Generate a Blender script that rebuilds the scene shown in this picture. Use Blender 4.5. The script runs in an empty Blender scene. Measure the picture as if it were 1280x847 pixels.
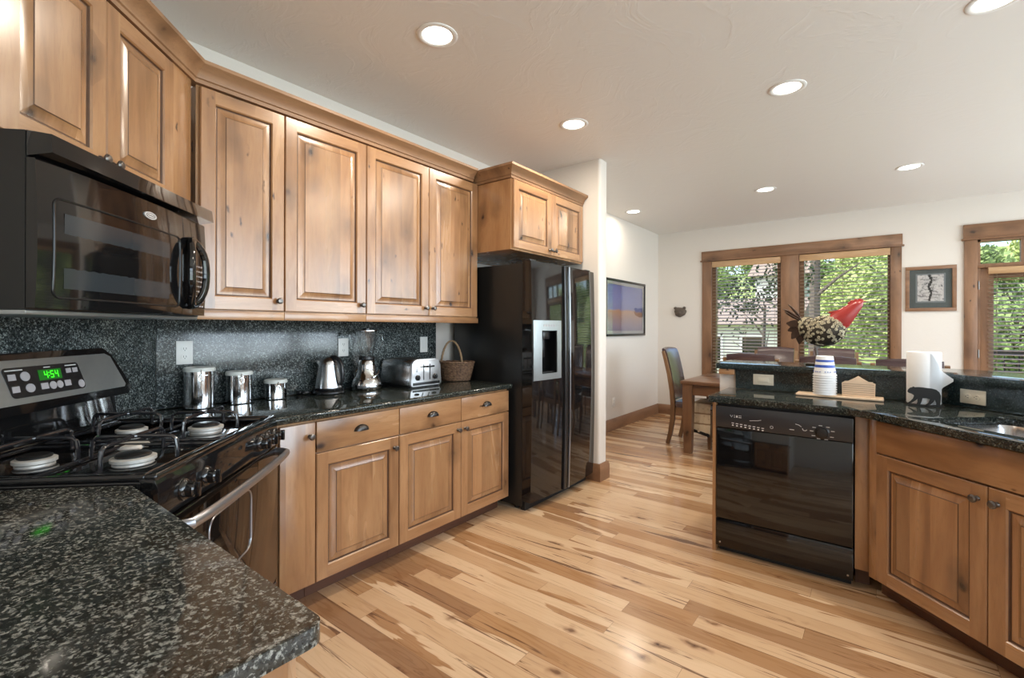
import bpy, bmesh, math, random
from mathutils import Vector, Matrix
SC = bpy.context.scene
COL = SC.collection
PI = math.pi
R2 = math.sqrt(2.0)

# ------------------------------------------------------------------ camera, sky, sun, daylight, exposure
cam_d = bpy.data.cameras.new('camera')
cam = bpy.data.objects.new('camera', cam_d); COL.objects.link(cam); SC.camera = cam
cam_d.sensor_fit = 'HORIZONTAL'; cam_d.sensor_width = 36.0
cam_d.lens = 592.4881 / 1280.0 * 36.0
cam_d.shift_y = -(423.5 - 409.6) / 1280.0
cam_d.clip_start = 0.02; cam_d.clip_end = 400
cam.location = (2.7394, 0.0, 1.3193)
cam.rotation_mode = 'XYZ'
cam.matrix_world = (Matrix.Translation(cam.location) @ Matrix.Rotation(math.radians(37.8661), 4, 'Z')
                    @ Matrix.Rotation(PI / 2, 4, 'X') @ Matrix.Rotation(math.radians(0.17), 4, 'Z'))

SC.view_settings.view_transform = 'Standard'
SC.view_settings.look = 'None'
SC.view_settings.gamma = 1.0
SC.view_settings.use_curve_mapping = False
SC.view_settings.exposure = -0.04
SC.cycles.max_bounces = 10
SC.cycles.diffuse_bounces = 5
SC.cycles.glossy_bounces = 5
SC.cycles.transmission_bounces = 8
SC.cycles.transparent_max_bounces = 16
SC.cycles.caustics_reflective = False
SC.cycles.caustics_refractive = False
SC.cycles.sample_clamp_indirect = 6.0

w = bpy.data.worlds.new('sky'); SC.world = w; w.use_nodes = True
wn = w.node_tree.nodes; wl = w.node_tree.links
bg = wn['Background']
sky = wn.new('ShaderNodeTexSky')
sky.sky_type = 'NISHITA'; sky.sun_disc = False
sky.sun_elevation = math.radians(48); sky.sun_rotation = math.radians(200)
sky.air_density = 1.0; sky.dust_density = 2.0; sky.ozone_density = 1.0
wl.new(sky.outputs['Color'], bg.inputs['Color'])
bg.inputs['Strength'].default_value = 0.5

sun_d = bpy.data.lights.new('sun', 'SUN'); sun_d.energy = 9.0; sun_d.angle = math.radians(1.0)
sun_d.color = (1.0, 0.95, 0.86)
sun = bpy.data.objects.new('sun', sun_d); COL.objects.link(sun)
sun.rotation_euler = (math.radians(12), math.radians(-40), 0)      # from the side, over the roof

def area(name, loc, rot, sx, sy, power, color):
    d = bpy.data.lights.new(name, 'AREA'); d.shape = 'RECTANGLE'; d.size = sx; d.size_y = sy
    d.energy = power; d.color = color
    o = bpy.data.objects.new(name, d); COL.objects.link(o); o.location = loc; o.rotation_euler = rot
    return o
DAY = (0.78, 0.88, 1.0)
area('daylight_east_window', (5.80, 3.85, 1.58), (0, PI / 2, 0), 1.95, 6.1, 350, DAY)
area('side_fill_light', (5.80, -1.35, 1.58), (0, PI / 2, 0), 1.95, 3.0, 95, DAY)  # added fill lamp to brighten the dishwasher and near counter

# ------------------------------------------------------------------ helpers
def tag(o, label=None, cat=None, group=None, kind=None):
    if label: o['label'] = label
    if cat: o['category'] = cat
    if group: o['group'] = group
    if kind: o['kind'] = kind
    return o

def empty(name, loc=(0, 0, 0), rz=0.0, label=None, cat=None, group=None, kind=None, parent=None):
    o = bpy.data.objects.new(name, None); COL.objects.link(o)
    o.empty_display_size = 0.05
    o.location = loc; o.rotation_euler = (0, 0, rz)
    if parent: o.parent = parent
    return tag(o, label, cat, group, kind)

def copy_tree(o, parent=None):
    c = o.copy(); COL.objects.link(c)
    if parent is not None: c.parent = parent
    for ch in list(o.children):
        copy_tree(ch, c)
    return c

class MB:
    def __init__(s):
        s.bm = bmesh.new(); s.xf = Matrix.Identity(4)
    def v(s, p):
        return s.bm.verts.new(s.xf @ Vector(p))
    def face(s, vs, mi=0):
        try:
            f = s.bm.faces.new(vs)
        except ValueError:
            return None
        f.material_index = mi
        return f
    def quad(s, pts, mi=0):
        return s.face([s.v(p) for p in pts], mi)
    def box(s, x0, x1, y0, y1, z0, z1, mi=0, bev=0.0, seg=2):
        if x1 < x0: x0, x1 = x1, x0
        if y1 < y0: y0, y1 = y1, y0
        if z1 < z0: z0, z1 = z1, z0
        c = [s.v(p) for p in ((x0, y0, z0), (x1, y0, z0), (x1, y1, z0), (x0, y1, z0),
                              (x0, y0, z1), (x1, y0, z1), (x1, y1, z1), (x0, y1, z1))]
        fs = [s.face([c[i] for i in q], mi) for q in ((0, 3, 2, 1), (4, 5, 6, 7), (0, 1, 5, 4), (1, 2, 6, 5), (2, 3, 7, 6), (3, 0, 4, 7))]
        if bev > 0:
            es = list({e for f in fs for e in f.edges})
            bmesh.ops.bevel(s.bm, geom=es, offset=bev, offset_type='OFFSET', segments=seg, profile=0.5, affect='EDGES', clamp_overlap=True)
        return s
    def prism(s, poly, a0, a1, axis='z', mi=0, bev=0.0, seg=2):
        # poly: list of 2D points; extruded along axis from a0 to a1
        def P(p, a):
            if axis == 'z': return (p[0], p[1], a)
            if axis == 'y': return (p[0], a, p[1])
            return (a, p[0], p[1])
        b = [s.v(P(p, a0)) for p in poly]; t = [s.v(P(p, a1)) for p in poly]
        n = len(poly); fs = [s.face(b, mi), s.face(t[::-1], mi)]
        for i in range(n):
            j = (i + 1) % n
            fs.append(s.face([b[j], b[i], t[i], t[j]], mi))
        if bev > 0:
            es = [e for f in fs[:2] if f for e in f.edges]
            bmesh.ops.bevel(s.bm, geom=es, offset=bev, offset_type='OFFSET', segments=seg, profile=0.5, affect='EDGES', clamp_overlap=True)
        return s
    def tube(s, pts, r, n=8, mi=0, closed=False, caps=True, ry=None, up=(0, 0, 1)):
        pts = [Vector(p) for p in pts]; m = len(pts); rings = []
        rr = r if isinstance(r, (list, tuple)) else [r] * m
        prevN = None
        for i, p in enumerate(pts):
            if closed: t = pts[(i + 1) % m] - pts[(i - 1) % m]
            else: t = pts[min(i + 1, m - 1)] - pts[max(i - 1, 0)]
            if t.length < 1e-9: t = Vector((0, 0, 1))
            t.normalize()
            if prevN is None:
                u = Vector(up)
                if abs(u.dot(t)) > 0.95: u = Vector((1, 0, 0)) if abs(t.x) < 0.9 else Vector((0, 1, 0))
                N = (u - t * u.dot(t)).normalized()
            else:
                N = prevN - t * prevN.dot(t)
                if N.length < 1e-6: N = t.orthogonal()
                N.normalize()
            prevN = N; B = t.cross(N)
            k = ry / r if (ry and not isinstance(r, (list, tuple))) else 1.0
            rings.append([s.v(p + N * (rr[i] * math.cos(2 * PI * q / n)) + B * (rr[i] * k * math.sin(2 * PI * q / n))) for q in range(n)])
        for i in range(m if closed else m - 1):
            a, b = rings[i], rings[(i + 1) % m]
            for q in range(n):
                s.face([a[q], a[(q + 1) % n], b[(q + 1) % n], b[q]], mi)
        if caps and not closed:
            s.face(rings[0][::-1], mi); s.face(rings[-1], mi)
        return s
    def sweep_rect(s, pts, wx, wd, side, mi=0):
        # rectangular bar along pts; side = fixed sideways unit vector (half-width wx), depth half wd
        S = Vector(side); rings = []; m = len(pts); pts = [Vector(p) for p in pts]
        for i, p in enumerate(pts):
            t = (pts[min(i + 1, m - 1)] - pts[max(i - 1, 0)]).normalized()
            D = t.cross(S).normalized()
            W = wx[i] if isinstance(wx, (list, tuple)) else wx
            K = wd[i] if isinstance(wd, (list, tuple)) else wd
            rings.append([s.v(p + S * a * W + D * b * K) for a, b in ((-1, -1), (1, -1), (1, 1), (-1, 1))])
        for i in range(m - 1):
            a, b = rings[i], rings[i + 1]
            for q in range(4):
                s.face([a[q], a[(q + 1) % 4], b[(q + 1) % 4], b[q]], mi)
        s.face(rings[0][::-1], mi); s.face(rings[-1], mi)
        return s
    def lathe(s, prof, n=24, mi=0, c=(0, 0, 0), axis='z', a0=0.0, a1=2 * PI):
        # prof: (radius, height) pairs; caps where radius is 0
        full = abs(a1 - a0 - 2 * PI) < 1e-6
        cnt = n if full else n + 1
        rings = []
        for r, h in prof:
            ring = []
            if r < 1e-7:
                ring = [None, h]
            else:
                for q in range(cnt):
                    a = a0 + (a1 - a0) * q / n
                    ring.append(s._ax(c, r * math.cos(a), r * math.sin(a), h, axis))
            rings.append(ring)
        vr = []
        for (r, h), ring in zip(prof, rings):
            if ring and ring[0] is None: vr.append([s.v(s._ax(c, 0, 0, h, axis))])
            else: vr.append([s.v(p) for p in ring])
        for i in range(len(vr) - 1):
            a, b = vr[i], vr[i + 1]
            for q in range(n if full else cnt - 1):
                j = (q + 1) % cnt
                if len(a) == 1 and len(b) == 1: continue
                if len(a) == 1: s.face([a[0], b[q], b[j]], mi)
                elif len(b) == 1: s.face([a[q], a[j], b[0]], mi)
                else: s.face([a[q], a[j], b[j], b[q]], mi)
        return s
    def _ax(s, c, x, y, h, axis):
        if axis == 'z': return (c[0] + x, c[1] + y, c[2] + h)
        if axis == 'y': return (c[0] + x, c[1] + h, c[2] + y)
        if axis == '-y': return (c[0] + x, c[1] - h, c[2] + y)
        return (c[0] + h, c[1] + x, c[2] + y)
    def ball(s, c, rx, ry=None, rz=None, n=12, m=8, mi=0):
        ry = ry or rx; rz = rz or rx
        vr = []
        for i in range(m + 1):
            th = PI * i / m
            if i in (0, m): vr.append([s.v((c[0], c[1], c[2] + rz * math.cos(th)))])
            else: vr.append([s.v((c[0] + rx * math.sin(th) * math.cos(2 * PI * q / n), c[1] + ry * math.sin(th) * math.sin(2 * PI * q / n), c[2] + rz * math.cos(th))) for q in range(n)])
        for i in range(m):
            a, b = vr[i], vr[i + 1]
            for q in range(n):
                j = (q + 1) % n
                if len(a) == 1: s.face([a[0], b[q], b[j]], mi)
                elif len(b) == 1: s.face([a[q], b[0], a[j]], mi)
                else: s.face([a[q], b[q], b[j], a[j]], mi)
        return s
    def build(s, name, mats, parent=None, loc=(0, 0, 0), rz=0.0, angle=35, sharp=True):
        bmesh.ops.recalc_face_normals(s.bm, faces=s.bm.faces[:])
        me = bpy.data.meshes.new(name); s.bm.to_mesh(me); s.bm.free()
        for m in (mats if isinstance(mats, (list, tuple)) else [mats]): me.materials.append(m)
        for p in me.polygons: p.use_smooth = True
        if sharp: me.set_sharp_from_angle(angle=math.radians(angle))
        o = bpy.data.objects.new(name, me); COL.objects.link(o)
        o.location = loc; o.rotation_euler = (0, 0, rz)
        if parent: o.parent = parent
        return o

def sweep_profile(path, prof, mi=0, mb=None, closed_prof=False):
    """mitred sweep of a profile [(out, z)] along a 2D path; 'out' is to the right of travel."""
    mb = mb or MB(); rows = []
    for i, p in enumerate(path):
        p = Vector(p)
        d0 = (Vector(path[i]) - Vector(path[i - 1])).normalized() if i > 0 else None
        d1 = (Vector(path[i + 1]) - Vector(path[i])).normalized() if i < len(path) - 1 else None
        if d0 is None: d0 = d1
        if d1 is None: d1 = d0
        n0 = Vector((d0.y, -d0.x)); n1 = Vector((d1.y, -d1.x))
        b = (n0 + n1).normalized(); k = 1.0 / max(0.3, b.dot(n0))
        rows.append([mb.v((p.x + b.x * k * o, p.y + b.y * k * o, z)) for o, z in prof])
    for a, b in zip(rows[:-1], rows[1:]):
        m = len(prof)
        for q in range(m):
            mb.face([a[q], a[(q + 1) % m], b[(q + 1) % m], b[q]], mi)
    mb.face(rows[0][::-1], mi); mb.face(rows[-1], mi)
    return mb

# ------------------------------------------------------------------ material helpers
class NT:
    def __init__(s, name):
        s.m = bpy.data.materials.new(name); s.m.use_nodes = True
        s.t = s.m.node_tree; s.b = s.t.nodes['Principled BSDF']; s.out = s.t.nodes['Material Output']
    def _in(s, sock, v):
        if v is None: return
        if isinstance(v, bpy.types.NodeSocket): s.t.links.new(v, sock)
        elif isinstance(v, (tuple, list)):
            v = tuple(v)
            if len(v) == 3 and sock.type == 'RGBA': v = v + (1,)
            sock.default_value = v
        else: sock.default_value = v
    def set(s, **k):
        for n, v in k.items(): s._in(s.b.inputs[n.replace('_', ' ')], v)
        return s
    def coord(s, kind='Object', scale=(1, 1, 1), rnd=0.0, loc=(0, 0, 0)):
        c = s.t.nodes.new('ShaderNodeTexCoord').outputs[kind]
        if rnd:
            oi = s.t.nodes.new('ShaderNodeObjectInfo').outputs['Random']
            c = s.vm('ADD', c, s.vscale((11.3 * rnd, 7.7 * rnd, 5.1 * rnd), oi))
        mp = s.t.nodes.new('ShaderNodeMapping'); s._in(mp.inputs['Vector'], c)
        mp.inputs['Scale'].default_value = scale; mp.inputs['Location'].default_value = loc
        return mp.outputs[0]
    def vm(s, op, a, b=None):
        n = s.t.nodes.new('ShaderNodeVectorMath'); n.operation = op
        s._in(n.inputs[0], a); s._in(n.inputs[1], b)
        return n.outputs[0]
    def vscale(s, v, f):
        n = s.t.nodes.new('ShaderNodeVectorMath'); n.operation = 'SCALE'
        s._in(n.inputs[0], v); s._in(n.inputs[3], f); return n.outputs[0]
    def sep(s, v):
        n = s.t.nodes.new('ShaderNodeSeparateXYZ'); s._in(n.inputs[0], v); return n.outputs
    def comb(s, x=0, y=0, z=0):
        n = s.t.nodes.new('ShaderNodeCombineXYZ'); s._in(n.inputs[0], x); s._in(n.inputs[1], y); s._in(n.inputs[2], z); return n.outputs[0]
    def math(s, op, a, b=None, c=None, clamp=False):
        n = s.t.nodes.new('ShaderNodeMath'); n.operation = op; n.use_clamp = clamp
        s._in(n.inputs[0], a); s._in(n.inputs[1], b); s._in(n.inputs[2], c); return n.outputs[0]
    def smooth(s, x, a, b, lo=0.0, hi=1.0):
        n = s.t.nodes.new('ShaderNodeMapRange'); n.interpolation_type = 'SMOOTHSTEP'
        s._in(n.inputs[0], x); n.inputs[1].default_value = a; n.inputs[2].default_value = b
        n.inputs[3].default_value = lo; n.inputs[4].default_value = hi
        return n.outputs[0]
    def mix(s, f, a, b, mode='MIX'):
        n = s.t.nodes.new('ShaderNodeMix'); n.data_type = 'RGBA'; n.blend_type = mode
        s._in(n.inputs[0], f); s._in(n.inputs[6], a); s._in(n.inputs[7], b); return n.outputs[2]
    def ramp(s, f, stops, mode='LINEAR'):
        n = s.t.nodes.new('ShaderNodeValToRGB'); n.color_ramp.interpolation = mode
        e = n.color_ramp.elements
        while len(e) < len(stops): e.new(0.5)
        for el, (p, c) in zip(e, stops):
            el.position = p; el.color = tuple(c) + (1,) if len(c) == 3 else c
        s._in(n.inputs[0], f); return n.outputs[0]
    def noise(s, v, scale=5, detail=3, rough=0.5, dist=0.0, dim='3D', w=None):
        n = s.t.nodes.new('ShaderNodeTexNoise'); n.noise_dimensions = dim
        s._in(n.inputs['Vector'], v); n.inputs['Scale'].default_value = scale; n.inputs['Detail'].default_value = detail
        n.inputs['Roughness'].default_value = rough; n.inputs['Distortion'].default_value = dist
        if w is not None: s._in(n.inputs['W'], w)
        return n.outputs
    def vor(s, v, scale=5, feature='F1', rand=1.0):
        n = s.t.nodes.new('ShaderNodeTexVoronoi'); n.feature = feature
        s._in(n.inputs['Vector'], v); n.inputs['Scale'].default_value = scale
        if 'Randomness' in n.inputs: n.inputs['Randomness'].default_value = rand
        return n.outputs
    def white(s, v=None, dim='3D', w=None):
        n = s.t.nodes.new('ShaderNodeTexWhiteNoise'); n.noise_dimensions = dim
        if v is not None: s._in(n.inputs['Vector'], v)
        if w is not None: s._in(n.inputs['W'], w)
        return n.outputs
    def bump(s, h, strength=0.2, dist=0.01):
        n = s.t.nodes.new('ShaderNodeBump'); n.inputs['Strength'].default_value = strength; n.inputs['Distance'].default_value = dist
        s._in(n.inputs['Height'], h); s._in(s.b.inputs['Normal'], n.outputs[0]); return s

def plain(name, col, rough=0.5, metal=0.0, spec=0.5, noise=0.0, nscale=40, coat=0.0, bump=0.0, bscale=200, **k):
    t = NT(name); c = col
    v = t.coord(rnd=1.0)
    if noise:
        n = t.noise(v, nscale, 3)[0]
        a = tuple(max(0, x * (1 - noise)) for x in col); b = tuple(min(1, x * (1 + noise)) for x in col)
        c = t.mix(n, a, b)
    t.set(Base_Color=c, Roughness=rough, Metallic=metal, Specular_IOR_Level=spec, Coat_Weight=coat)
    if bump: t.bump(t.noise(v, bscale, 2)[0], bump, 0.002)
    for kk, vv in k.items(): t.set(**{kk: vv})
    return t.m

def emit(name, col, strength):
    t = NT(name); t.set(Base_Color=(0, 0, 0), Emission_Color=col, Emission_Strength=strength, Roughness=0.5); return t.m
# ------------------------------------------------------------------ materials
def wood(name, lights, axis='z', strips=0.0, knots=0.5, rough=0.25, across='x', grain=1.0, coat=0.0):
    """knotty wood; lights = (pale, mid, deep, dark knot) colours; grain runs along axis."""
    t = NT(name); pale, mid, deep, dark = lights
    v = t.coord(rnd=1.0)
    s_long, s_cross = 1.0, 7.0
    sc = {'x': (s_long, s_cross, s_cross), 'y': (s_cross, s_long, s_cross), 'z': (s_cross, s_cross, s_long)}[axis]
    vg = t.vm('MULTIPLY', v, sc)
    x, y, z = t.sep(v)[:3]
    if strips:
        a = {'x': x, 'y': y, 'z': z}[across]
        idx = t.math('FLOOR', t.math('DIVIDE', a, strips))
        rnd = t.white(dim='1D', w=idx)[0]
        vg = t.vm('ADD', vg, t.comb(t.math('MULTIPLY', rnd, 40.0), t.math('MULTIPLY', rnd, 23.0), t.math('MULTIPLY', rnd, 31.0)))
    big = t.noise(vg, 1.1, 3, 0.55, 0.6)[0]
    base = t.ramp(big, [(0.25, deep), (0.48, mid), (0.72, pale)])
    fine = t.noise(t.vm('MULTIPLY', vg, (1, 1, 1)), 14, 4, 0.65, 0.3)[0]
    base = t.mix(t.math('MULTIPLY', t.smooth(fine, 0.45, 0.75), 0.35 * grain), base, tuple(c * 0.62 for c in mid))
    if strips:
        base = t.mix(0.55, base, t.mix(1.0, base, t.ramp(rnd, [(0, (0.58, 0.56, 0.53)), (0.5, (0.92, 0.9, 0.88)), (1, (1.22, 1.2, 1.17))]), 'MULTIPLY'))
    if knots:
        kv = t.vm('ADD', t.vm('MULTIPLY', v, tuple({1.0: 3.4, 7.0: 6.0}[q] for q in sc)), t.vscale(t.noise(v, 9, 2)[1], 0.35))
        vo = t.vor(kv, 1.0)
        gate = t.math('GREATER_THAN', t.sep(vo[1])[0], 1.0 - knots)
        ring = t.smooth(vo[0], 0.03, 0.15, 1.0, 0.0)
        halo = t.smooth(vo[0], 0.1, 0.5, 0.55, 0.0)
        base = t.mix(t.math('MULTIPLY', halo, gate), base, tuple(c * 0.6 for c in deep))
        base = t.mix(t.math('MULTIPLY', ring, gate), base, dark)
        kv2 = t.vm('ADD', t.vm('MULTIPLY', v, tuple({1.0: 9.0, 7.0: 26.0}[q] for q in sc)), t.vscale(t.noise(v, 20, 2)[1], 0.8))
        v2 = t.vor(kv2, 1.0)
        g2 = t.math('GREATER_THAN', t.sep(v2[1])[1], 1.0 - 0.13 * knots)
        base = t.mix(t.math('MULTIPLY', t.smooth(v2[0], 0.05, 0.26, 0.9, 0.0), g2), base, dark)
    t.set(Base_Color=base, Roughness=t.smooth(big, 0, 1, rough * 0.85, rough * 1.2), Specular_IOR_Level=0.5, Coat_Weight=coat, Coat_Roughness=0.24)
    t.bump(fine, 0.04, 0.002)
    return t.m

ALDER = ((0.47, 0.262, 0.125), (0.36, 0.185, 0.084), (0.205, 0.097, 0.043), (0.028, 0.013, 0.009))
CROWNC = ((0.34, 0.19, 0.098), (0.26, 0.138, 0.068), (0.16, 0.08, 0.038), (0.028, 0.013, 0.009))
TRIMC = ((0.30, 0.160, 0.085), (0.22, 0.112, 0.058), (0.135, 0.066, 0.034), (0.025, 0.013, 0.009))
TABLEC = ((0.24, 0.125, 0.062), (0.165, 0.080, 0.038), (0.10, 0.044, 0.021), (0.02, 0.01, 0.007))
alder_v = wood('alder_vertical', ALDER, 'z', 0, 0.5, coat=1.0)
alder_h = wood('alder_horizontal', ALDER, 'x', 0, 0.28, coat=1.0)
alder_panel = wood('alder_panel', ALDER, 'z', 0.092, 0.85, coat=1.0)
alder_face = wood('alder_drawer_face', ALDER, 'x', 0.0, 0.85)
alder_side = wood('alder_side', ALDER, 'z', 0.0, 0.35, across='y')
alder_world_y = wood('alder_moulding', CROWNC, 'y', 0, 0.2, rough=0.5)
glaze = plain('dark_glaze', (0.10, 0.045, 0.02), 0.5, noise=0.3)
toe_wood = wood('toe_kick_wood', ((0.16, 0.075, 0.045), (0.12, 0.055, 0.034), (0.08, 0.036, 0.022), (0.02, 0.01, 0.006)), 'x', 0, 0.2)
trim_z = wood('trim_vertical', TRIMC, 'z', 0, 0.8, rough=0.4)
trim_x = wood('trim_horizontal', TRIMC, 'x', 0, 0.8, rough=0.4)
trim_y = wood('trim_lengthwise', TRIMC, 'y', 0, 0.5, rough=0.4)
valance_wood = wood('valance_wood', ((0.55, 0.36, 0.2), (0.46, 0.28, 0.14), (0.36, 0.2, 0.1), (0.2, 0.1, 0.05)), 'x', 0, 0.0, rough=0.35)
table_z = wood('table_vertical', TABLEC, 'z', 0, 0.4, rough=0.35)
table_x = wood('table_lengthwise', TABLEC, 'x', 0.13, 0.4, rough=0.28, across='y')
post_wood = wood('chair_post_wood', ((0.26, 0.145, 0.066), (0.185, 0.095, 0.042), (0.11, 0.052, 0.023), (0.04, 0.02, 0.01)), 'z', 0, 0.2, rough=0.35)
maple = wood('pale_maple', ((0.80, 0.63, 0.46), (0.72, 0.54, 0.38), (0.60, 0.43, 0.29), (0.3, 0.17, 0.09)), 'x', 0, 0.0, rough=0.45)

def make_floor_mat():
    t = NT('hickory_planks'); v = t.coord()
    x, y, z = t.sep(v)[:3]
    W = 0.098
    row = t.math('FLOOR', t.math('DIVIDE', y, W))
    r1 = t.white(dim='1D', w=row)[0]
    r1b = t.white(dim='1D', w=t.math('ADD', row, 91.7))[0]
    L = t.math('ADD', t.math('MULTIPLY', r1b, 0.9), 1.0)
    xs = t.math('ADD', x, t.math('MULTIPLY', r1, 9.0))
    colf = t.math('DIVIDE', xs, L)
    col = t.math('FLOOR', colf)
    idv = t.comb(row, col, 3.0)
    wn_ = t.white(idv)
    rid = wn_[0]; r3 = t.sep(wn_[1])
    off = t.vm('ADD', t.comb(x, y, 0), t.comb(t.math('MULTIPLY', r3[0], 37.0), t.math('MULTIPLY', r3[1], 53.0), t.math('MULTIPLY', r3[2], 11.0)))
    vl = t.vm('MULTIPLY', off, (0.9, 7.0, 1.0))
    warp = t.noise(vl, 1.3, 3, 0.5, 0.5)[0]
    heart = t.smooth(t.math('ADD', t.math('MULTIPLY', warp, 1.0), t.math('MULTIPLY', t.math('SUBTRACT', rid, 0.5), 0.52)), 0.505, 0.525)
    tone = t.ramp(r3[0], [(0, (0.57, 0.36, 0.20)), (0.3, (0.68, 0.465, 0.285)), (0.7, (0.75, 0.545, 0.355)), (1, (0.62, 0.405, 0.235))])
    hcol = t.ramp(r3[1], [(0, (0.34, 0.158, 0.062)), (0.5, (0.43, 0.228, 0.10)), (1, (0.235, 0.105, 0.045))])
    base = t.mix(t.math('MULTIPLY', heart, 0.85), tone, hcol)
    # cathedral / streak grain
    g = t.noise(t.vm('MULTIPLY', off, (2.2, 46.0, 1.0)), 1.0, 4, 0.6, 0.6)[0]
    base = t.mix(t.math('MULTIPLY', t.smooth(g, 0.5, 0.78), 0.42), base, t.mix(1.0, base, (0.55, 0.42, 0.32), 'MULTIPLY'))
    wv = t.math('SINE', t.math('MULTIPLY', t.noise(t.vm('MULTIPLY', off, (1.0, 8.0, 1.0)), 1.0, 2, 0.5, 0.4)[0], 70.0))
    base = t.mix(t.math('MULTIPLY', t.smooth(wv, 0.55, 1.0), t.math('ADD', 0.10, t.math('MULTIPLY', heart, 0.18))), base, t.mix(1.0, base, (0.6, 0.45, 0.33), 'MULTIPLY'))
    # mineral streaks
    st = t.noise(t.vm('MULTIPLY', off, (1.3, 24.0, 1.0)), 1.0, 4, 0.62, 1.2)[0]
    base = t.mix(t.smooth(st, 0.605, 0.67, 0.0, 0.88), base, (0.12, 0.050, 0.025))
    # knots
    kv = t.vm('ADD', t.vm('MULTIPLY', off, (3.2, 9.5, 1.0)), t.vscale(t.noise(off, 14, 2)[1], 0.5))
    vo = t.vor(kv, 1.0)
    gate = t.math('GREATER_THAN', t.sep(vo[1])[0], 0.66)
    kr = t.math('SINE', t.math('MULTIPLY', vo[0], 60.0))
    base = t.mix(t.math('MULTIPLY', t.smooth(vo[0], 0.06, 0.28, 0.7, 0.0), gate), base, (0.23, 0.098, 0.042))
    base = t.mix(t.math('MULTIPLY', t.math('MULTIPLY', t.smooth(vo[0], 0.07, 0.13, 1.0, 0.0), gate), t.smooth(kr, -0.5, 0.9, 0.5, 1.0)), base, (0.06, 0.024, 0.012))
    # seams
    fy = t.math('FRACT', t.math('DIVIDE', y, W)); fx = t.math('MULTIPLY', t.math('FRACT', colf), L)
    seam = t.math('MAXIMUM', t.math('LESS_THAN', fy, 0.014), t.math('LESS_THAN', fx, 0.0016))
    base = t.mix(t.math('MULTIPLY', seam, 0.65), base, (0.16, 0.08, 0.04))
    t.set(Base_Color=base, Roughness=t.smooth(g, 0, 1, 0.14, 0.24), Specular_IOR_Level=0.5)
    h = t.math('ADD', t.math('MULTIPLY', g, 0.3), t.math('MULTIPLY', seam, -1.0))
    t.bump(h, 0.10, 0.002)
    return t.m
floor_mat = make_floor_mat()

def wallpaint(name, col, bump=0.25, rough=0.6, scale=5):
    t = NT(name); v = t.coord()
    a = t.noise(v, scale, 4, 0.6, 1.4)[0]; b = t.noise(v, scale * 8, 3, 0.6)[0]
    ridge = t.smooth(t.math('ABSOLUTE', t.math('SUBTRACT', a, 0.5)), 0.0, 0.05, 1.0, 0.0)
    t.set(Base_Color=t.mix(b, tuple(c * 0.985 for c in col), col), Roughness=rough, Specular_IOR_Level=0.4)
    t.bump(t.math('ADD', t.math('ADD', a, t.math('MULTIPLY', ridge, 0.18)), t.math('MULTIPLY', b, 0.15)), bump, 0.012)
    return t.m
wall_mat = wallpaint('wall_paint', (0.70, 0.652, 0.60), 0.10, 0.6, 4)
ceil_mat = wallpaint('ceiling_plaster', (0.79, 0.76, 0.725), 0.22, 0.42, 2.6)

def granite(name, base, mid, fleck, scale=100, rough=0.07, lift=0.0):
    t = NT(name); v = t.coord()
    n = t.noise(v, scale, 5, 0.72, 0.6)[0]
    vo = t.sep(t.vor(t.vm('ADD', v, t.vscale(t.noise(v, scale * 1.5, 2)[1], 0.004)), scale * 2.1)[1])[0]
    big = t.noise(v, scale * 0.12, 3, 0.6)[0]
    val = t.math('ADD', t.math('ADD', t.math('MULTIPLY', n, 0.78), t.math('MULTIPLY', vo, 0.20)), t.math('MULTIPLY', t.math('SUBTRACT', big, 0.5), 0.16))
    half = tuple(0.5 * (p + q) for p, q in zip(mid, fleck))
    c = t.ramp(t.math('ADD', val, lift), [(0.36, base), (0.47, mid), (0.53, mid), (0.585, half), (0.66, fleck)])
    t.set(Base_Color=c, Roughness=rough, Specular_IOR_Level=0.55)
    return t.m
granite_top = granite('black_granite_counter', (0.009, 0.0105, 0.0095), (0.035, 0.037, 0.032), (0.34, 0.34, 0.305), 100, 0.07, 0.012)
granite_dark = granite('black_granite_polished', (0.007, 0.010, 0.0095), (0.020, 0.025, 0.022), (0.16, 0.17, 0.145), 120, 0.06, -0.015)
granite_bar = granite('green_granite', (0.010, 0.017, 0.018), (0.020, 0.031, 0.032), (0.085, 0.11, 0.108), 130, 0.09, -0.02)
granite_splash = granite('granite_splash', (0.011, 0.015, 0.016), (0.034, 0.041, 0.041), (0.36, 0.40, 0.39), 120, 0.17, 0.0)

black_gloss = plain('black_gloss_enamel', (0.0065, 0.0065, 0.007), 0.06, spec=0.5, coat=0.4, Coat_Roughness=0.03)
black_soft = plain('black_textured', (0.011, 0.011, 0.011), 0.28, spec=0.5, bump=0.08, bscale=350)
black_matte = plain('black_matte', (0.012, 0.012, 0.012), 0.5)
black_plastic = plain('black_plastic', (0.014, 0.014, 0.015), 0.25)
grate_mat = plain('cast_iron_gloss', (0.016, 0.016, 0.019), 0.16, spec=0.8, coat=0.6)
badge_mat = plain('badge_silver', (0.62, 0.62, 0.63), 0.3, 0.2)
panel_grey = plain('charcoal_panel', (0.030, 0.030, 0.033), 0.25)
micro_glass = plain('smoked_window', (0.030, 0.036, 0.042), 0.10, spec=0.7)
oven_glass = plain('oven_glass', (0.008, 0.006, 0.005), 0.03, spec=0.6)
steel = plain('brushed_steel', (0.62, 0.62, 0.63), 0.24, 1.0, noise=0.08, nscale=90)
steel_pol = plain('polished_steel', (0.70, 0.70, 0.71), 0.10, 1.0)
steel_dark = plain('steel_grey_panel', (0.42, 0.45, 0.46), 0.34, 0.85, noise=0.06, nscale=60)
steel_satin = plain('satin_handle', (0.40, 0.41, 0.44), 0.30, 0.9)
steel_satin_bright = plain('satin_steel', (0.74, 0.74, 0.75), 0.30, 0.9)
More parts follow.
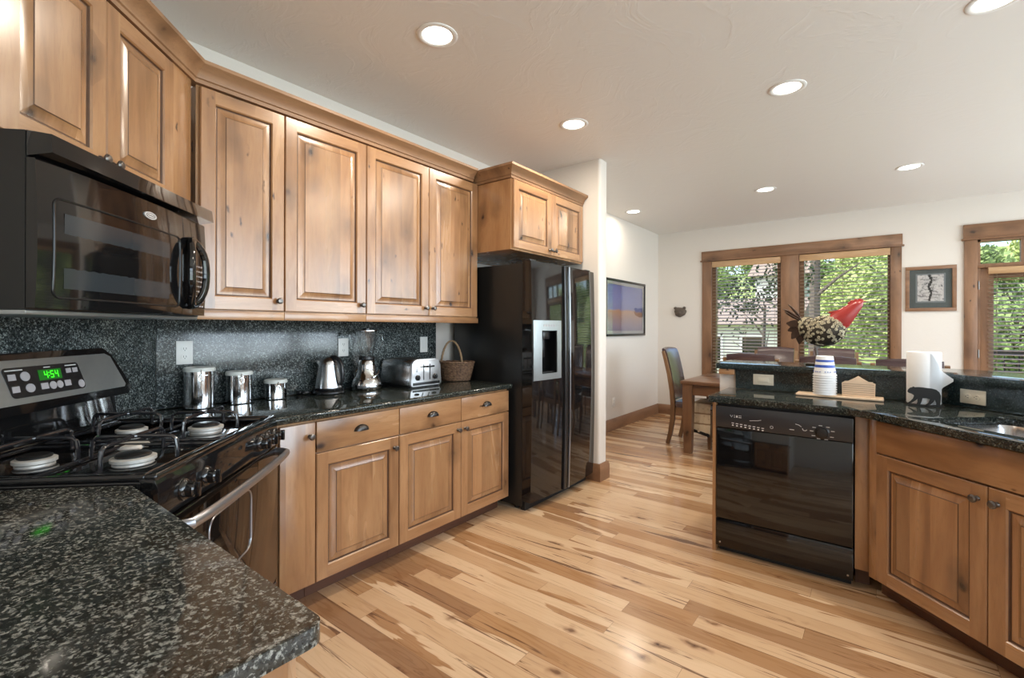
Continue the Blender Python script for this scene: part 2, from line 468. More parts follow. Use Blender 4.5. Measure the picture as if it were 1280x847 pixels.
chrome = plain('chrome', (0.80, 0.80, 0.80), 0.06, 1.0)
bronze = plain('pewter_knob', (0.16, 0.145, 0.135), 0.28, 0.9, noise=0.3)
burner_al = plain('burner_aluminium', (0.70, 0.67, 0.62), 0.42, 0.35, noise=0.1)
white_plastic = plain('white_plastic', (0.80, 0.79, 0.76), 0.35)
almond_plastic = plain('almond_plastic', (0.72, 0.66, 0.54), 0.35)
slot_dark = plain('slot_dark', (0.03, 0.028, 0.025), 0.6)
white_print = plain('white_print', (0.62, 0.62, 0.62), 0.5)
grey_button = plain('grey_button', (0.42, 0.40, 0.42), 0.4)
lid_mat = plain('frosted_lid', (0.72, 0.74, 0.70), 0.3, noise=0.03)
paper_white = plain('paper_white', (0.86, 0.86, 0.86), 0.75, noise=0.03, bump=0.08, bscale=300)
cup_blue = plain('blue_print', (0.03, 0.085, 0.42), 0.4)
groove_mat = plain('groove_shadow_brown', (0.34, 0.23, 0.15), 0.7)
napkin_mat = plain('beige_napkin', (0.62, 0.50, 0.38), 0.8, noise=0.06)
leather = plain('brown_leather', (0.060, 0.034, 0.036), 0.26, spec=0.6, coat=0.8, Coat_Roughness=0.2, noise=0.25, nscale=14, bump=0.12, bscale=120)
leather_sheen = leather
drywall = wall_mat
red_metal = plain('red_enamel', (0.30, 0.026, 0.022), 0.30, noise=0.35, nscale=22)
scroll_cream = plain('aged_cream_metal', (0.50, 0.44, 0.30), 0.4, 0.35, noise=0.35, nscale=16)
rooster_iron = plain('dark_scroll_iron', (0.045, 0.036, 0.026), 0.42, 0.6, noise=0.3)
rooster_tail = plain('brown_iron', (0.05, 0.026, 0.016), 0.42, 0.5, noise=0.3)
clay = plain('carved_wood', (0.10, 0.075, 0.058), 0.7, noise=0.5, nscale=30, bump=0.4, bscale=60)
led_green = emit('green_display', (0.05, 1.0, 0.02), 2.2)
led_bg = emit('green_display_glow', (0.01, 0.30, 0.01), 0.5)
lamp_lens = emit('lamp_lens', (1.0, 0.93, 0.82), 9.0)
trim_white = plain('lamp_trim_white', (0.82, 0.81, 0.79), 0.4)

def glass_mat(name='window_glass', tint=(0.97, 0.985, 0.98), refl=1.0):
    t = NT(name)
    tr = t.t.nodes.new('ShaderNodeBsdfTransparent'); tr.inputs[0].default_value = tint + (1,)
    gl = t.t.nodes.new('ShaderNodeBsdfGlossy'); gl.inputs['Roughness'].default_value = 0.02
    lw = t.t.nodes.new('ShaderNodeLayerWeight'); lw.inputs['Blend'].default_value = 0.5
    fr_ = t.math('ADD', t.math('MULTIPLY', t.math('POWER', lw.outputs['Facing'], 5.0), 0.94), 0.03)
    mx = t.t.nodes.new('ShaderNodeMixShader')
    t._in(mx.inputs[0], t.math('MULTIPLY', fr_, refl, clamp=True))
    t.t.links.new(tr.outputs[0], mx.inputs[1]); t.t.links.new(gl.outputs[0], mx.inputs[2])
    t.t.links.new(mx.outputs[0], t.out.inputs[0])
    return t.m
glass = glass_mat()
jar_glass = glass_mat('jar_glass', (0.93, 0.94, 0.94), 2.6)

def wicker_mat():
    t = NT('wicker'); v = t.coord()
    n = t.noise(v, 60, 3)[0]
    t.set(Base_Color=t.ramp(n, [(0.3, (0.07, 0.035, 0.02)), (0.7, (0.26, 0.15, 0.085))]), Roughness=0.55); return t.m
wicker = wicker_mat()
wicker_h = plain('wicker_handle', (0.34, 0.22, 0.12), 0.5, noise=0.35, nscale=60)

def throw_mat():
    t = NT('patterned_weave'); v = t.coord(); z = t.sep(v)[2]
    band = t.math('FRACT', t.math('MULTIPLY', z, 9.0))
    c = t.ramp(band, [(0, (0.66, 0.54, 0.38)), (0.44, (0.70, 0.58, 0.42)), (0.5, (0.30, 0.19, 0.11)), (0.58, (0.30, 0.19, 0.11)), (0.64, (0.66, 0.54, 0.38))])
    c = t.mix(t.smooth(t.vor(v, 22)[0], 0.2, 0.32, 0.35, 0.0), c, (0.36, 0.24, 0.14))
    t.set(Base_Color=c, Roughness=0.9); t.bump(t.noise(v, 220, 2)[0], 0.2, 0.002); return t.m
throw = throw_mat()

def landscape_mat():
    t = NT('sunset_print'); v = t.coord(); z = t.sep(v)[2]
    n = t.noise(v, 3.5, 4, 0.55, 0.6)[0]
    h = t.math('ADD', z, t.math('MULTIPLY', t.math('SUBTRACT', n, 0.5), 0.10))
    c = t.ramp(t.math('DIVIDE', h, 0.62), [(0.0, (0.07, 0.09, 0.22)), (0.22, (0.24, 0.19, 0.28)), (0.40, (0.36, 0.22, 0.20)), (0.52, (0.48, 0.25, 0.14)), (0.57, (0.19, 0.21, 0.42)), (0.8, (0.17, 0.20, 0.46)), (1, (0.13, 0.16, 0.40))])
    t.set(Base_Color=c, Roughness=0.35); return t.m
landscape = landscape_mat()

def etching_mat():
    t = NT('ink_print'); v = t.coord()
    n = t.noise(t.vm('MULTIPLY', v, (1, 1, 1)), 26, 5, 0.7, 0.8)[0]
    t.set(Base_Color=t.ramp(n, [(0.36, (0.10, 0.10, 0.10)), (0.46, (0.45, 0.43, 0.42)), (0.6, (0.58, 0.55, 0.53))]), Roughness=0.7); return t.m
etching = etching_mat()
mat_green = plain('dark_green_mat', (0.055, 0.07, 0.07), 0.7, noise=0.1)
mat_slate = plain('slate_mat', (0.16, 0.18, 0.19), 0.7)

def leaf_mat(name, a, b):
    t = NT(name); v = t.coord()
    n = t.noise(v, 1.6, 3)[0]
    t.set(Base_Color=t.mix(n, a, b), Roughness=0.6, Specular_IOR_Level=0.2); return t.m
leaf_light = leaf_mat('leaf_light', (0.24, 0.34, 0.09), (0.46, 0.52, 0.20))
leaf_mid = leaf_mat('leaf_mid', (0.12, 0.19, 0.06), (0.25, 0.34, 0.11))
leaf_dark = leaf_mat('leaf_dark', (0.02, 0.035, 0.016), (0.05, 0.075, 0.03))
bark = plain('bark', (0.10, 0.08, 0.065), 0.9, noise=0.4, nscale=12, bump=0.5, bscale=20)
def meadow_mat():
    t = NT('meadow_ground'); v = t.coord()
    n = t.noise(v, 0.25, 5, 0.6)[0]; m = t.noise(v, 3.0, 4, 0.7)[0]
    c = t.ramp(n, [(0.3, (0.12, 0.19, 0.06)), (0.55, (0.30, 0.36, 0.13)), (0.75, (0.42, 0.42, 0.22))])
    c = t.mix(t.smooth(m, 0.45, 0.65), c, (0.10, 0.16, 0.06))
    t.set(Base_Color=c, Roughness=0.95, Specular_IOR_Level=0.1); return t.m
meadow = meadow_mat()
siding = plain('white_siding', (0.62, 0.61, 0.58), 0.7, noise=0.04)
roof_tan = plain('tan_shingle', (0.25, 0.195, 0.16), 0.9, noise=0.2, nscale=8)
deck_wood = plain('deck_boards', (0.30, 0.22, 0.16), 0.8, noise=0.3, nscale=8)
# ------------------------------------------------------------------ room shell
XW = -0.05      # kitchen wall plane
HC = 2.78       # ceiling height
YB = 7.23       # window wall plane
CT = 0.918      # counter top height
XR = 5.6

def struct(name, mb, mats, parent=None, **k):
    return tag(mb.build(name, mats, parent, **k), kind='structure')

struct('floor', MB().box(-0.4, 5.9, -3.7, 7.42, -0.12, 0.0), floor_mat)
struct('ceiling', MB().box(-0.4, 5.9, -3.7, 7.42, HC, HC + 0.12), ceil_mat)
struct('wall_left', MB().box(-0.22, XW, 0.60, 3.70, 0, HC), wall_mat)
struct('wall_dining', MB().box(-0.22, 0.0, 3.75, YB + 0.19, 0, HC), wall_mat)
struct('wall_corner', MB().prism([(-0.05, 0.75), (0.99, -0.29), (0.86, -0.42), (-0.18, 0.62)], 0, HC), wall_mat)
struct('wall_south', MB().box(0.90, 2.10, -0.44, -0.29, 0, HC), wall_mat)
struct('wall_hall', MB().box(1.95, 2.10, -3.65, -0.44, 0, HC), wall_mat)
struct('wall_rear', MB().box(1.95, 5.75, -3.65, -3.5, 0, HC), wall_mat)
m = MB()       # right wall with three openings, the rearmost added for fill light
m.box(XR, XR + 0.15, -3.65, -2.9, 0, HC); m.box(XR, XR + 0.15, 0.3, 0.8, 0, HC); m.box(XR, XR + 0.15, 3.6, 4.0, 0, HC); m.box(XR, XR + 0.15, 6.9, YB + 0.19, 0, HC)
for a, b in ((-2.9, 0.3), (0.8, 3.6), (4.0, 6.9)):
    m.box(XR, XR + 0.15, a, b, 0, 0.60); m.box(XR, XR + 0.15, a, b, 2.55, HC)
struct('wall_right', m, wall_mat)
m = MB()       # window wall
Y2 = YB + 0.17
m.box(-0.20, 0.79, YB, Y2, 0, HC); m.box(2.86, 3.57, YB, Y2, 0, HC); m.box(4.60, 5.75, YB, Y2, 0, HC)
m.box(0.79, 2.86, YB, Y2, 0, 0.55); m.box(0.79, 2.86, YB, Y2, 2.32, HC); m.box(3.57, 4.60, YB, Y2, 2.30, HC)
struct('wall_back', m, wall_mat)
# stub wall beside the refrigerator, bullnose corners
m = MB()
pl = [(-0.05, 3.685)]
for k in range(7):
    a = -PI / 2 + k * PI / 12; pl.append((0.805 + 0.025 * math.cos(a), 3.71 + 0.025 * math.sin(a)))
for k in range(7):
    a = k * PI / 12; pl.append((0.805 + 0.025 * math.cos(a), 3.80 + 0.025 * math.sin(a)))
pl.append((-0.05, 3.825))
struct('wall_alcove', m.prism(pl, 0, HC), wall_mat)

def base_prof(h=0.15, d=0.018):
    return [(0.0, 0.0), (d, 0.0), (d, h - 0.03), (d * 0.75, h - 0.022), (d * 0.7, h - 0.008), (d * 0.35, h), (0.0, h)]
struct('baseboard_left', sweep_profile([(0.001, YB), (0.001, 3.845)][::-1], base_prof()), trim_y)
struct('baseboard_back', sweep_profile([(0.02, YB - 0.001), (3.46, YB - 0.001)], base_prof()), trim_x)
struct('baseboard_alcove', sweep_profile([(0.60, 3.685), (0.831, 3.685), (0.831, 3.826), (0.02, 3.826)], base_prof()), trim_y)
struct('baseboard_right', sweep_profile([(4.70, YB - 0.001), (XR - 0.001, YB - 0.001), (XR - 0.001, -3.5)], base_prof()), trim_x)

# ------------------------------------------------------------------ twin window
win = empty('window_1', (0, YB, 0), kind='structure')
f = -0.022
m = MB(); m.box(0.668, 0.80, f, 0.0, 0.535, 2.293, 0, .003); struct('casing', m, trim_z, win)
m = MB(); m.box(2.832, 2.935, f, 0.0, 0.535, 2.293, 0, .003); struct('casing', m, trim_z, win)
m = MB(); m.box(1.685, 1.892, f, 0.10, 0.55, 2.293, 0, .003); struct('mullion', m, trim_z, win)
m = MB(); m.box(0.66, 2.943, f - 0.006, 0.0, 2.310, 2.44, 0, .003); m.box(0.645, 2.958, f - 0.016, 0.0, 2.292, 2.311, 0, .003); struct('head_casing', m, trim_x, win)
m = MB(); m.box(0.64, 2.96, -0.06, 0.06, 0.50, 0.535, 0, .004); m.box(0.668, 2.935, f, 0.0, 0.41, 0.50, 0, .003); struct('window_sill', m, trim_x, win)
m = MB()
for a, b in ((0.79, 1.69), (1.89, 2.86)):
    for x0, x1 in ((a, a + 0.055), (b - 0.055, b)): m.box(x0, x1, 0.04, 0.13, 0.55, 2.32)
    for z0, z1 in ((0.55, 0.61), (2.265, 2.32)): m.box(a, b, 0.04, 0.13, z0, z1)
struct('sash', m, trim_z, win)
for a, b in ((0.845, 1.635), (1.945, 2.805)):
    struct('pane', MB().box(a, b, 0.088, 0.094, 0.61, 2.265), glass, win)

def blind(name, label, x0, x1, ztop, zbot, y0, vdrop=0.085, group=None):
    b = empty('window_blind', (0.5 * (x0 + x1), y0, zbot), label=label, cat='blind', group=group)
    w = 0.5 * (x1 - x0)
    m = MB(); m.box(-w, w, -0.032, -0.018, ztop - zbot - vdrop, ztop - zbot, 0, .003); m.box(-w, w, -0.018, 0.03, ztop - zbot - 0.045, ztop - zbot - 0.002)
    m.build('valance', valance_wood, b)
    m = MB(); z = ztop - vdrop - 0.02; sp = 0.0445
    while z > zbot + 0.03:
        zz = z - zbot
        m.quad([(-w + .006, -0.017, zz - 0.007), (w - .006, -0.017, zz - 0.007), (w - .006, 0.027, zz + 0.005), (-w + .006, 0.027, zz + 0.005)])
        m.quad([(-w + .006, -0.017, zz - 0.0095), (w - .006, -0.017, zz - 0.0095), (w - .006, 0.027, zz + 0.0025), (-w + .006, 0.027, zz + 0.0025)])
        m.quad([(-w + .006, -0.017, zz - 0.0095), (w - .006, -0.017, zz - 0.0095), (w - .006, -0.017, zz - 0.007), (-w + .006, -0.017, zz - 0.007)])
        z -= sp
    m.build('slats', slat_mat, b)
    m = MB(); m.box(-w + .006, w - .006, -0.018, 0.027, 0.0, 0.018, 0, .003); m.build('bottom_rail', valance_wood, b)
    m = MB()
    for k in (-0.8, 0.8) if w < 0.36 else (-0.84, 0.0, 0.84):
        for yy in (-0.018, 0.028): m.tube([(w * k, yy, 0.01), (w * k, yy, ztop - zbot - 0.05)], 0.0012, 5)
    m.build('ladder_cord', cord_mat, b)
    return b
slat_mat = plain('slat_wood', (0.26, 0.18, 0.115), 0.4, noise=0.15)
cord_mat = plain('cord_tan', (0.3, 0.22, 0.15), 0.8)
blind('b', 'open wooden slat blind in the left half of the twin window, house visible through it', 0.806, 1.680, 2.286, 0.62, YB + 0.010, group='wooden window blinds')
blind('b', 'open wooden slat blind in the right half of the twin window, behind the red-headed bird', 1.898, 2.828, 2.286, 0.62, YB + 0.010, group='wooden window blinds')

# ------------------------------------------------------------------ glazed door with transom
d = empty('door_1', (0, YB, 0), kind='structure')
m = MB(); m.box(3.468, 3.575, f, 0.0, 0.0, 2.30, 0, .003); struct('casing', m, trim_z, d)
m = MB(); m.box(4.595, 4.70, f, 0.0, 0.0, 2.30, 0, .003); struct('casing', m, trim_z, d)
m = MB(); m.box(3.46, 4.708, f - 0.006, 0.0, 2.315, 2.47, 0, .003); m.box(3.445, 4.723, f - 0.016, 0, 2.297, 2.316, 0, .003); struct('head_casing', m, trim_x, d)
m = MB()
m.box(3.57, 3.60, 0.0, 0.12, 0, 2.30); m.box(4.57, 4.60, 0, 0.12, 0, 2.30); m.box(3.57, 4.60, 0.0, 0.12, 2.275, 2.30)
m.box(3.575, 4.595, -0.01, 0.12, 1.985, 2.032, 0, .003)
for x in (3.908, 4.238): m.box(x, x + 0.028, 0.01, 0.08, 2.03, 2.28)
struct('jamb', m, trim_z, d)
for a, b in ((3.60, 3.908), (3.936, 4.238), (4.266, 4.57)):
    struct('transom_pane', MB().box(a, b, 0.05, 0.056, 2.032, 2.275), glass, d)
m = MB()
m.box(3.60, 3.705, 0.012, 0.056, 0.01, 1.985, 0, .003); m.box(4.465, 4.57, 0.012, 0.056, 0.01, 1.985, 0, .003)
struct('door_stile', m, trim_z, d)
m = MB(); m.box(3.705, 4.465, 0.012, 0.056, 1.87, 1.985, 0, .003); m.box(3.705, 4.465, 0.012, 0.056, 0.01, 0.26, 0, .003)
struct('door_rail', m, trim_x, d)
struct('door_pane', MB().box(3.705, 4.465, 0.030, 0.036, 0.26, 1.87), glass, d)
m = MB()
for z in (0.25, 1.05, 1.80): m.tube([(3.586, -0.004, z - 0.045), (3.586, -0.004, z + 0.045)], 0.007, 8)
struct('door_hinge', m, bronze, d)
m = MB(); m.lathe([(0, 0), (0.03, 0), (0.03, 0.008), (0.012, 0.012), (0.012, 0.04), (0.027, 0.05), (0.027, 0.07), (0, 0.08)], 16, c=(4.52, 0.012, 0.98), axis='-y'); struct('door_handle', m, bronze, d)
blind('b', 'wooden slat blind hung over the glass of the patio door', 3.655, 4.515, 1.985, 0.22, YB - 0.022, 0.07, group='wooden window blinds')

# ------------------------------------------------------------------ right wall windows (seen in reflections), the rearmost added for fill
def simple_window(name, o, rz, w, h, zb):
    e = empty(name, o, rz, kind='structure'); m = MB()
    for x0, x1, z0, z1 in ((-0.09, 0.02, -0.09, h + 0.09), (w - 0.02, w + 0.09, -0.09, h + 0.09), (0.02, w - 0.02, -0.09, 0.02), (0.02, w - 0.02, h - 0.02, h + 0.09)):
        m.box(x0, x1, -0.02, 0.10, zb + z0, zb + z1)
    m.box(w / 2 - 0.04, w / 2 + 0.04, -0.02, 0.10, zb, zb + h); m.box(0, w, 0.0, 0.08, zb + h * 0.72, zb + h * 0.72 + 0.06)
    struct('frame', m, trim_z, e)
    struct('pane', MB().box(0, w, 0.08, 0.085, zb, zb + h), glass, e)
simple_window('window_2', (XR, 3.6, 0), -PI / 2, 2.8, 1.95, 0.60)
simple_window('window_3', (XR, 6.9, 0), -PI / 2, 2.9, 1.95, 0.60)
simple_window('fill_window', (XR, 0.3, 0), -PI / 2, 3.2, 1.95, 0.60)  # unseen window added around the fill lamp's opening
# ------------------------------------------------------------------ cabinets
def raised_door(x0, x1, z0, z1, th=0.02, fw=0.060, y=0.0):
    """raised-panel door, front towards -y. slots: 0 stile, 1 rail, 2 glaze, 3 panel"""
    m = MB(); yb = y; yf = y - th
    def ring(i, yy): return [(x0 + i, yy, z0 + i), (x1 - i, yy, z0 + i), (x1 - i, yy, z1 - i), (x0 + i, yy, z1 - i)]
    def rung(i): return [m.v(p) for p in i]
    def loop(a, b, mats):
        for q in range(4):
            j = (q + 1) % 4
            m.face([a[q], a[j], b[j], b[q]], mats[q])
    R = [ring(0.0, yb), ring(0.0, yf + 0.004), ring(0.0035, yf)]
    V = [rung(r) for r in R]
    m.face(V[0][::-1], 0)
    loop(V[0], V[1], (1, 0, 1, 0)); loop(V[1], V[2], (1, 0, 1, 0))
    e = 0.0035
    # cope-and-stick frame: full-height stiles, rails between
    m.quad([(x0 + e, yf, z0 + e), (x0 + fw, yf, z0 + e), (x0 + fw, yf, z1 - e), (x0 + e, yf, z1 - e)], 0)
    m.quad([(x1 - fw, yf, z0 + e), (x1 - e, yf, z0 + e), (x1 - e, yf, z1 - e), (x1 - fw, yf, z1 - e)], 0)
    m.quad([(x0 + fw, yf, z0 + e), (x1 - fw, yf, z0 + e), (x1 - fw, yf, z0 + fw), (x0 + fw, yf, z0 + fw)], 1)
    m.quad([(x0 + fw, yf, z1 - fw), (x1 - fw, yf, z1 - fw), (x1 - fw, yf, z1 - e), (x0 + fw, yf, z1 - e)], 1)
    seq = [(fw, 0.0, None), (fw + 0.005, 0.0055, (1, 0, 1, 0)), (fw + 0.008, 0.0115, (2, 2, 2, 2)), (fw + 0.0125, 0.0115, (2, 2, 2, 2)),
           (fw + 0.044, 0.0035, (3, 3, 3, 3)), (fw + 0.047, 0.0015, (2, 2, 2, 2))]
    prev = rung(ring(seq[0][0], yf + seq[0][1]))
    for i, dep, mt in seq[1:]:
        cur = rung(ring(i, yf + dep)); loop(prev, cur, mt); prev = cur
    m.face(prev, 3)
    return m
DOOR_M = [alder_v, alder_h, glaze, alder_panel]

def knob_mb(x, y, z):
    return MB().lathe([(0, 0), (0.010, 0), (0.009, 0.004), (0.0055, 0.008), (0.0055, 0.013), (0.011, 0.017), (0.0155, 0.022), (0.0155, 0.026), (0.011, 0.031), (0, 0.033)], 16, c=(x, y, z), axis='-y')
def cup_pull_mb(x, y, z, w=0.042, h=0.030, d=0.024):
    m = MB(); n, k = 14, 7; rows = []
    for i in range(k + 1):
        b = (PI / 2) * i / k
        rows.append([m.v((x + w * math.cos(PI * q / n) * math.cos(b * 0.999) ** 0.6, y - d * math.sin(b) - 0.001, z - h * 0.35 + h * math.sin(PI * q / n) * math.cos(b * 0.999) ** 0.5)) for q in range(n + 1)])
    for a, b in zip(rows[:-1], rows[1:]):
        for q in range(n): m.face([a[q], a[q + 1], b[q + 1], b[q]])
    bmesh.ops.solidify(m.bm, geom=m.bm.faces[:], thickness=0.002)
    m.box(x - w * 1.04, x + w * 1.04, y - 0.003, y, z - h * 0.38, z - h * 0.28)
    return m
def drawer_mb(x0, x1, z0, z1, th=0.02):
    m = MB(); m.box(x0, x1, -th, 0.0, z0, z1, 0, 0.004, 2)
    return m

def door_part(unit, x0, x1, z0, z1, knob=None, **k):
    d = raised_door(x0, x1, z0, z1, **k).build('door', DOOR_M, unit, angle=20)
    if knob: knob_mb(knob[0], -0.0205, knob[1]).build('knob', bronze, d)
    return d
def drawer_part(unit, x0, x1, z0, z1, pull=True):
    d = drawer_mb(x0, x1, z0, z1).build('drawer', alder_face, unit)
    if pull: cup_pull_mb(0.5 * (x0 + x1), -0.0205, 0.5 * (z0 + z1) + 0.005).build('cup_pull', bronze, d)
    return d
BT = CT - 0.037
def base_body(unit, w, depth=0.60, toe=0.085, x0=0.0, top=BT):
    m = MB(); m.box(x0, w, 0.0, depth, 0.10, top); m.build('body', alder_side, unit)
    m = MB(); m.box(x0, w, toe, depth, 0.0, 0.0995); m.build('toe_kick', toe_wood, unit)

# -- base run along the left wall (local x -> +y, front faces +x)
XF = 0.602
g = 0.0015
def base(y0, label):
    return empty('base_cabinet', (XF, y0, 0), PI / 2, label, 'cabinet', 'base cabinets along the left wall')
u = base(1.030, 'narrow plain-fronted wooden pull-out cabinet between the range and the drawers')
base_body(u, 0.178)
d_ = MB().box(0.006, 0.176, -0.02, 0.0, 0.104, BT - 0.012, 0, .004).build('door', alder_panel, u)
knob_mb(0.146, -0.0205, BT - 0.075).build('knob', bronze, d_)
u = base(1.2105, 'knotty wood base cabinet with one drawer over one door, nearer the range')
base_body(u, 0.492)
drawer_part(u, g, 0.492 - g, 0.722, BT - 0.012)
door_part(u, g, 0.492 - g, 0.104, 0.716, (0.492 - 0.035, 0.716 - 0.060))
u = base(1.705, 'double knotty wood base cabinet with two drawers and two doors, beside the refrigerator')
base_body(u, 0.985)
drawer_part(u, g, 0.4925 - g, 0.722, BT - 0.012); drawer_part(u, 0.4925 + g, 0.985 - g, 0.722, BT - 0.012)
door_part(u, g, 0.4925 - g, 0.104, 0.716, (0.4925 - 0.032, 0.716 - 0.045)); door_part(u, 0.4925 + g, 0.985 - g, 0.104, 0.716, (0.4925 + 0.032, 0.716 - 0.045))

# -- wall cabinets (front faces +x)
XU = 0.330; UB, UT = 1.395, 2.405
def upper(y0, w, label):
    e = empty('wall_cabinet', (XU, y0, 0), PI / 2, label, 'cabinet', 'wall cabinets above the left counter')
    MB().box(0, w, 0.0, XU - XW - 0.002, UB, UT - 0.006).build('body', alder_side, e)
    MB().box(0.0, w, -0.018, 0.0, UB - 0.042, UB - 0.0005, 0, .002).build('light_rail', alder_h, e)
    return e
u = upper(0.800, 0.391, 'tall single-door wall cabinet next to the microwave corner')
door_part(u, 0.012, 0.391 - g, UB + 0.004, UT - 0.012, (0.391 - 0.034, UB + 0.055))
u = upper(1.192, 0.484, 'tall single-door wall cabinet above the kettle, knob at its lower right')
door_part(u, g, 0.484 - g, UB + 0.004, UT - 0.012, (0.484 - 0.034, UB + 0.055))
u = upper(1.677, 0.983, 'tall double-door wall cabinet above the toaster, its two knobs side by side')
door_part(u, g, 0.489 - g, UB + 0.004, UT - 0.012, (0.489 - 0.032, UB + 0.055)); door_part(u, 0.489 + g, 0.972, UB + 0.004, UT - 0.012, (0.489 + 0.032, UB + 0.055))

# -- diagonal corner cabinet over the microwave (local x -> towards the left wall; front faces the room's corner-to-centre diagonal)
SU = 1.14 / R2
def diag(t, s): return ((s - t) / R2, (s + t) / R2, 0.0)
DZ = 1.815
TL, TR = -0.66, 0.292
e = empty('wall_cabinet', diag(TL, SU - 0.02), 3 * PI / 4, 'two-door wooden corner cabinet mounted above the microwave', 'cabinet', 'wall cabinets above the left counter')
W = TR - TL
MB().box(0, W, 0.0, SU - 0.02 - 0.70 / R2 - 0.004, DZ, UT - 0.006).build('body', alder_side, e)
door_part(e, 0.060, 0.4365 - g, DZ + 0.003, UT - 0.012, (0.4365 - 0.030, DZ + 0.046)); door_part(e, 0.4365 + g, 0.813, DZ + 0.003, UT - 0.012, (0.4365 + 0.030, DZ + 0.046))
MB().box(0.816, W + 0.004, -0.012, 0.0, DZ - 0.0, UT - 0.004, 0, .002).build('filler_stile', alder_v, e)

# -- crown moulding over the corner and the left run
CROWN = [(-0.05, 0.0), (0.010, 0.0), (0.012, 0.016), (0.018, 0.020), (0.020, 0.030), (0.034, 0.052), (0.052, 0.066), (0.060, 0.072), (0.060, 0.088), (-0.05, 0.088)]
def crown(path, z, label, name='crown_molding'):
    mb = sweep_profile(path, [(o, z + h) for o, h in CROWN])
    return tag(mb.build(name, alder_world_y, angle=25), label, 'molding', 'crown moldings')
xf = XU + 0.012
# face line on the diagonal and its meeting point with the left run
sF = (SU - 0.008) * R2
pc = (xf, sF - xf)
cl = ((SU - 0.008 + 0.668) / R2, (SU - 0.008 - 0.668) / R2)
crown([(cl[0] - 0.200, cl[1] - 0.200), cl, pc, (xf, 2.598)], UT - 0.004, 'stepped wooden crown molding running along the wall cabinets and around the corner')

# -- cabinet over the refrigerator
FX = 0.655; FB, FT = 1.882, 2.395
e = empty('wall_cabinet', (FX, 2.662, 0), PI / 2, 'short two-door wooden cabinet above the refrigerator', 'cabinet', 'wall cabinets above the left counter')
MB().box(0, 1.015, 0.0, FX - XW - 0.002, FB, FT - 0.006).build('body', alder_side, e)
door_part(e, 0.012, 0.5075 - g, FB + 0.012, FT - 0.010, (0.5075 - 0.032, FB + 0.050), fw=0.058); door_part(e, 0.5075 + g, 1.003, FB + 0.012, FT - 0.010, (0.5075 + 0.032, FB + 0.050), fw=0.058)
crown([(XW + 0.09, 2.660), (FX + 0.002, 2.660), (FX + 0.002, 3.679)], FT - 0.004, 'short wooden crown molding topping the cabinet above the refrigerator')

# ------------------------------------------------------------------ near counter's base cabinet (front faces +y)
e = empty('base_cabinet', (2.095, 0.318, 0), PI, 'wooden base cabinet below the near counter, only its end panel showing', 'cabinet')
base_body(e, 0.80, 0.60, top=CT - 0.029)
MB().box(-0.018, -0.0005, 0.0, 0.60, 0.0, CT - 0.029).build('end_panel', alder_side, e)
MB().box(-0.018, 0.030, -0.012, 0.0, 0.10, CT - 0.029, 0, .002).build('corner_stile', alder_v, e)
drawer_part(e, 0.035, 0.42, 0.722, BT - 0.012); drawer_part(e, 0.423, 0.795, 0.722, BT - 0.012)
door_part(e, 0.035, 0.42, 0.104, 0.716, (0.39, 0.66)); door_part(e, 0.423, 0.795, 0.104, 0.716, (0.455, 0.66))

# ------------------------------------------------------------------ peninsula cabinets
YP = 2.985
pan = MB(); pan.box(1.948, 1.968, YP - 0.012, 3.43, 0.0, BT, 0, .002)
tag(pan.build('end_panel', alder_side), 'thin wooden end panel closing the left side of the dishwasher', 'panel')
# filler post + diagonal sink cabinet
e = empty('sink_cabinet', (2.705, 2.937, 0), -PI / 4, 'angled wooden sink cabinet with false front and two doors, right of the dishwasher', 'cabinet')
W = 1.08
m = MB(); m.box(0.0, W, 0.0, 0.02, 0.10, BT); m.box(0.0, 0.02, 0.0, 0.50, 0.10, BT); m.box(W - 0.02, W, 0, 0.5, 0.10, BT); m.box(0.0, W, 0.0, 0.5, 0.10, 0.12)
m.build('body', alder_side, e)
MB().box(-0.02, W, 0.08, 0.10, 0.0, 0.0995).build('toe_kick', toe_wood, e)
MB().box(0.045, W - 0.045, -0.02, -0.0005, 0.724, BT - 0.006, 0, .004).build('false_front', alder_face, e)
MB().box(0.0, 0.042, -0.012, -0.0005, 0.10, BT, 0, .002).build('corner_stile', alder_v, e)
door_part(e, 0.045, 0.5265 - g, 0.104, 0.716, (0.5265 - 0.034, 0.716 - 0.055)); door_part(e, 0.5265 + g, 1.03, 0.104, 0.716, (0.5265 + 0.034, 0.716 - 0.055))
e = empty('filler_post', (2.638, YP, 0), 0, 'narrow vertical wooden filler between dishwasher and angled sink cabinet', 'filler')
m = MB(); m.box(0.0, 0.066, -0.008, 0.03, 0.10, BT, 0, .002)
m.build('board', alder_v, e)
MB().box(0.0, 0.06, 0.075, 0.095, 0.0, 0.0995).build('toe_kick', toe_wood, e)
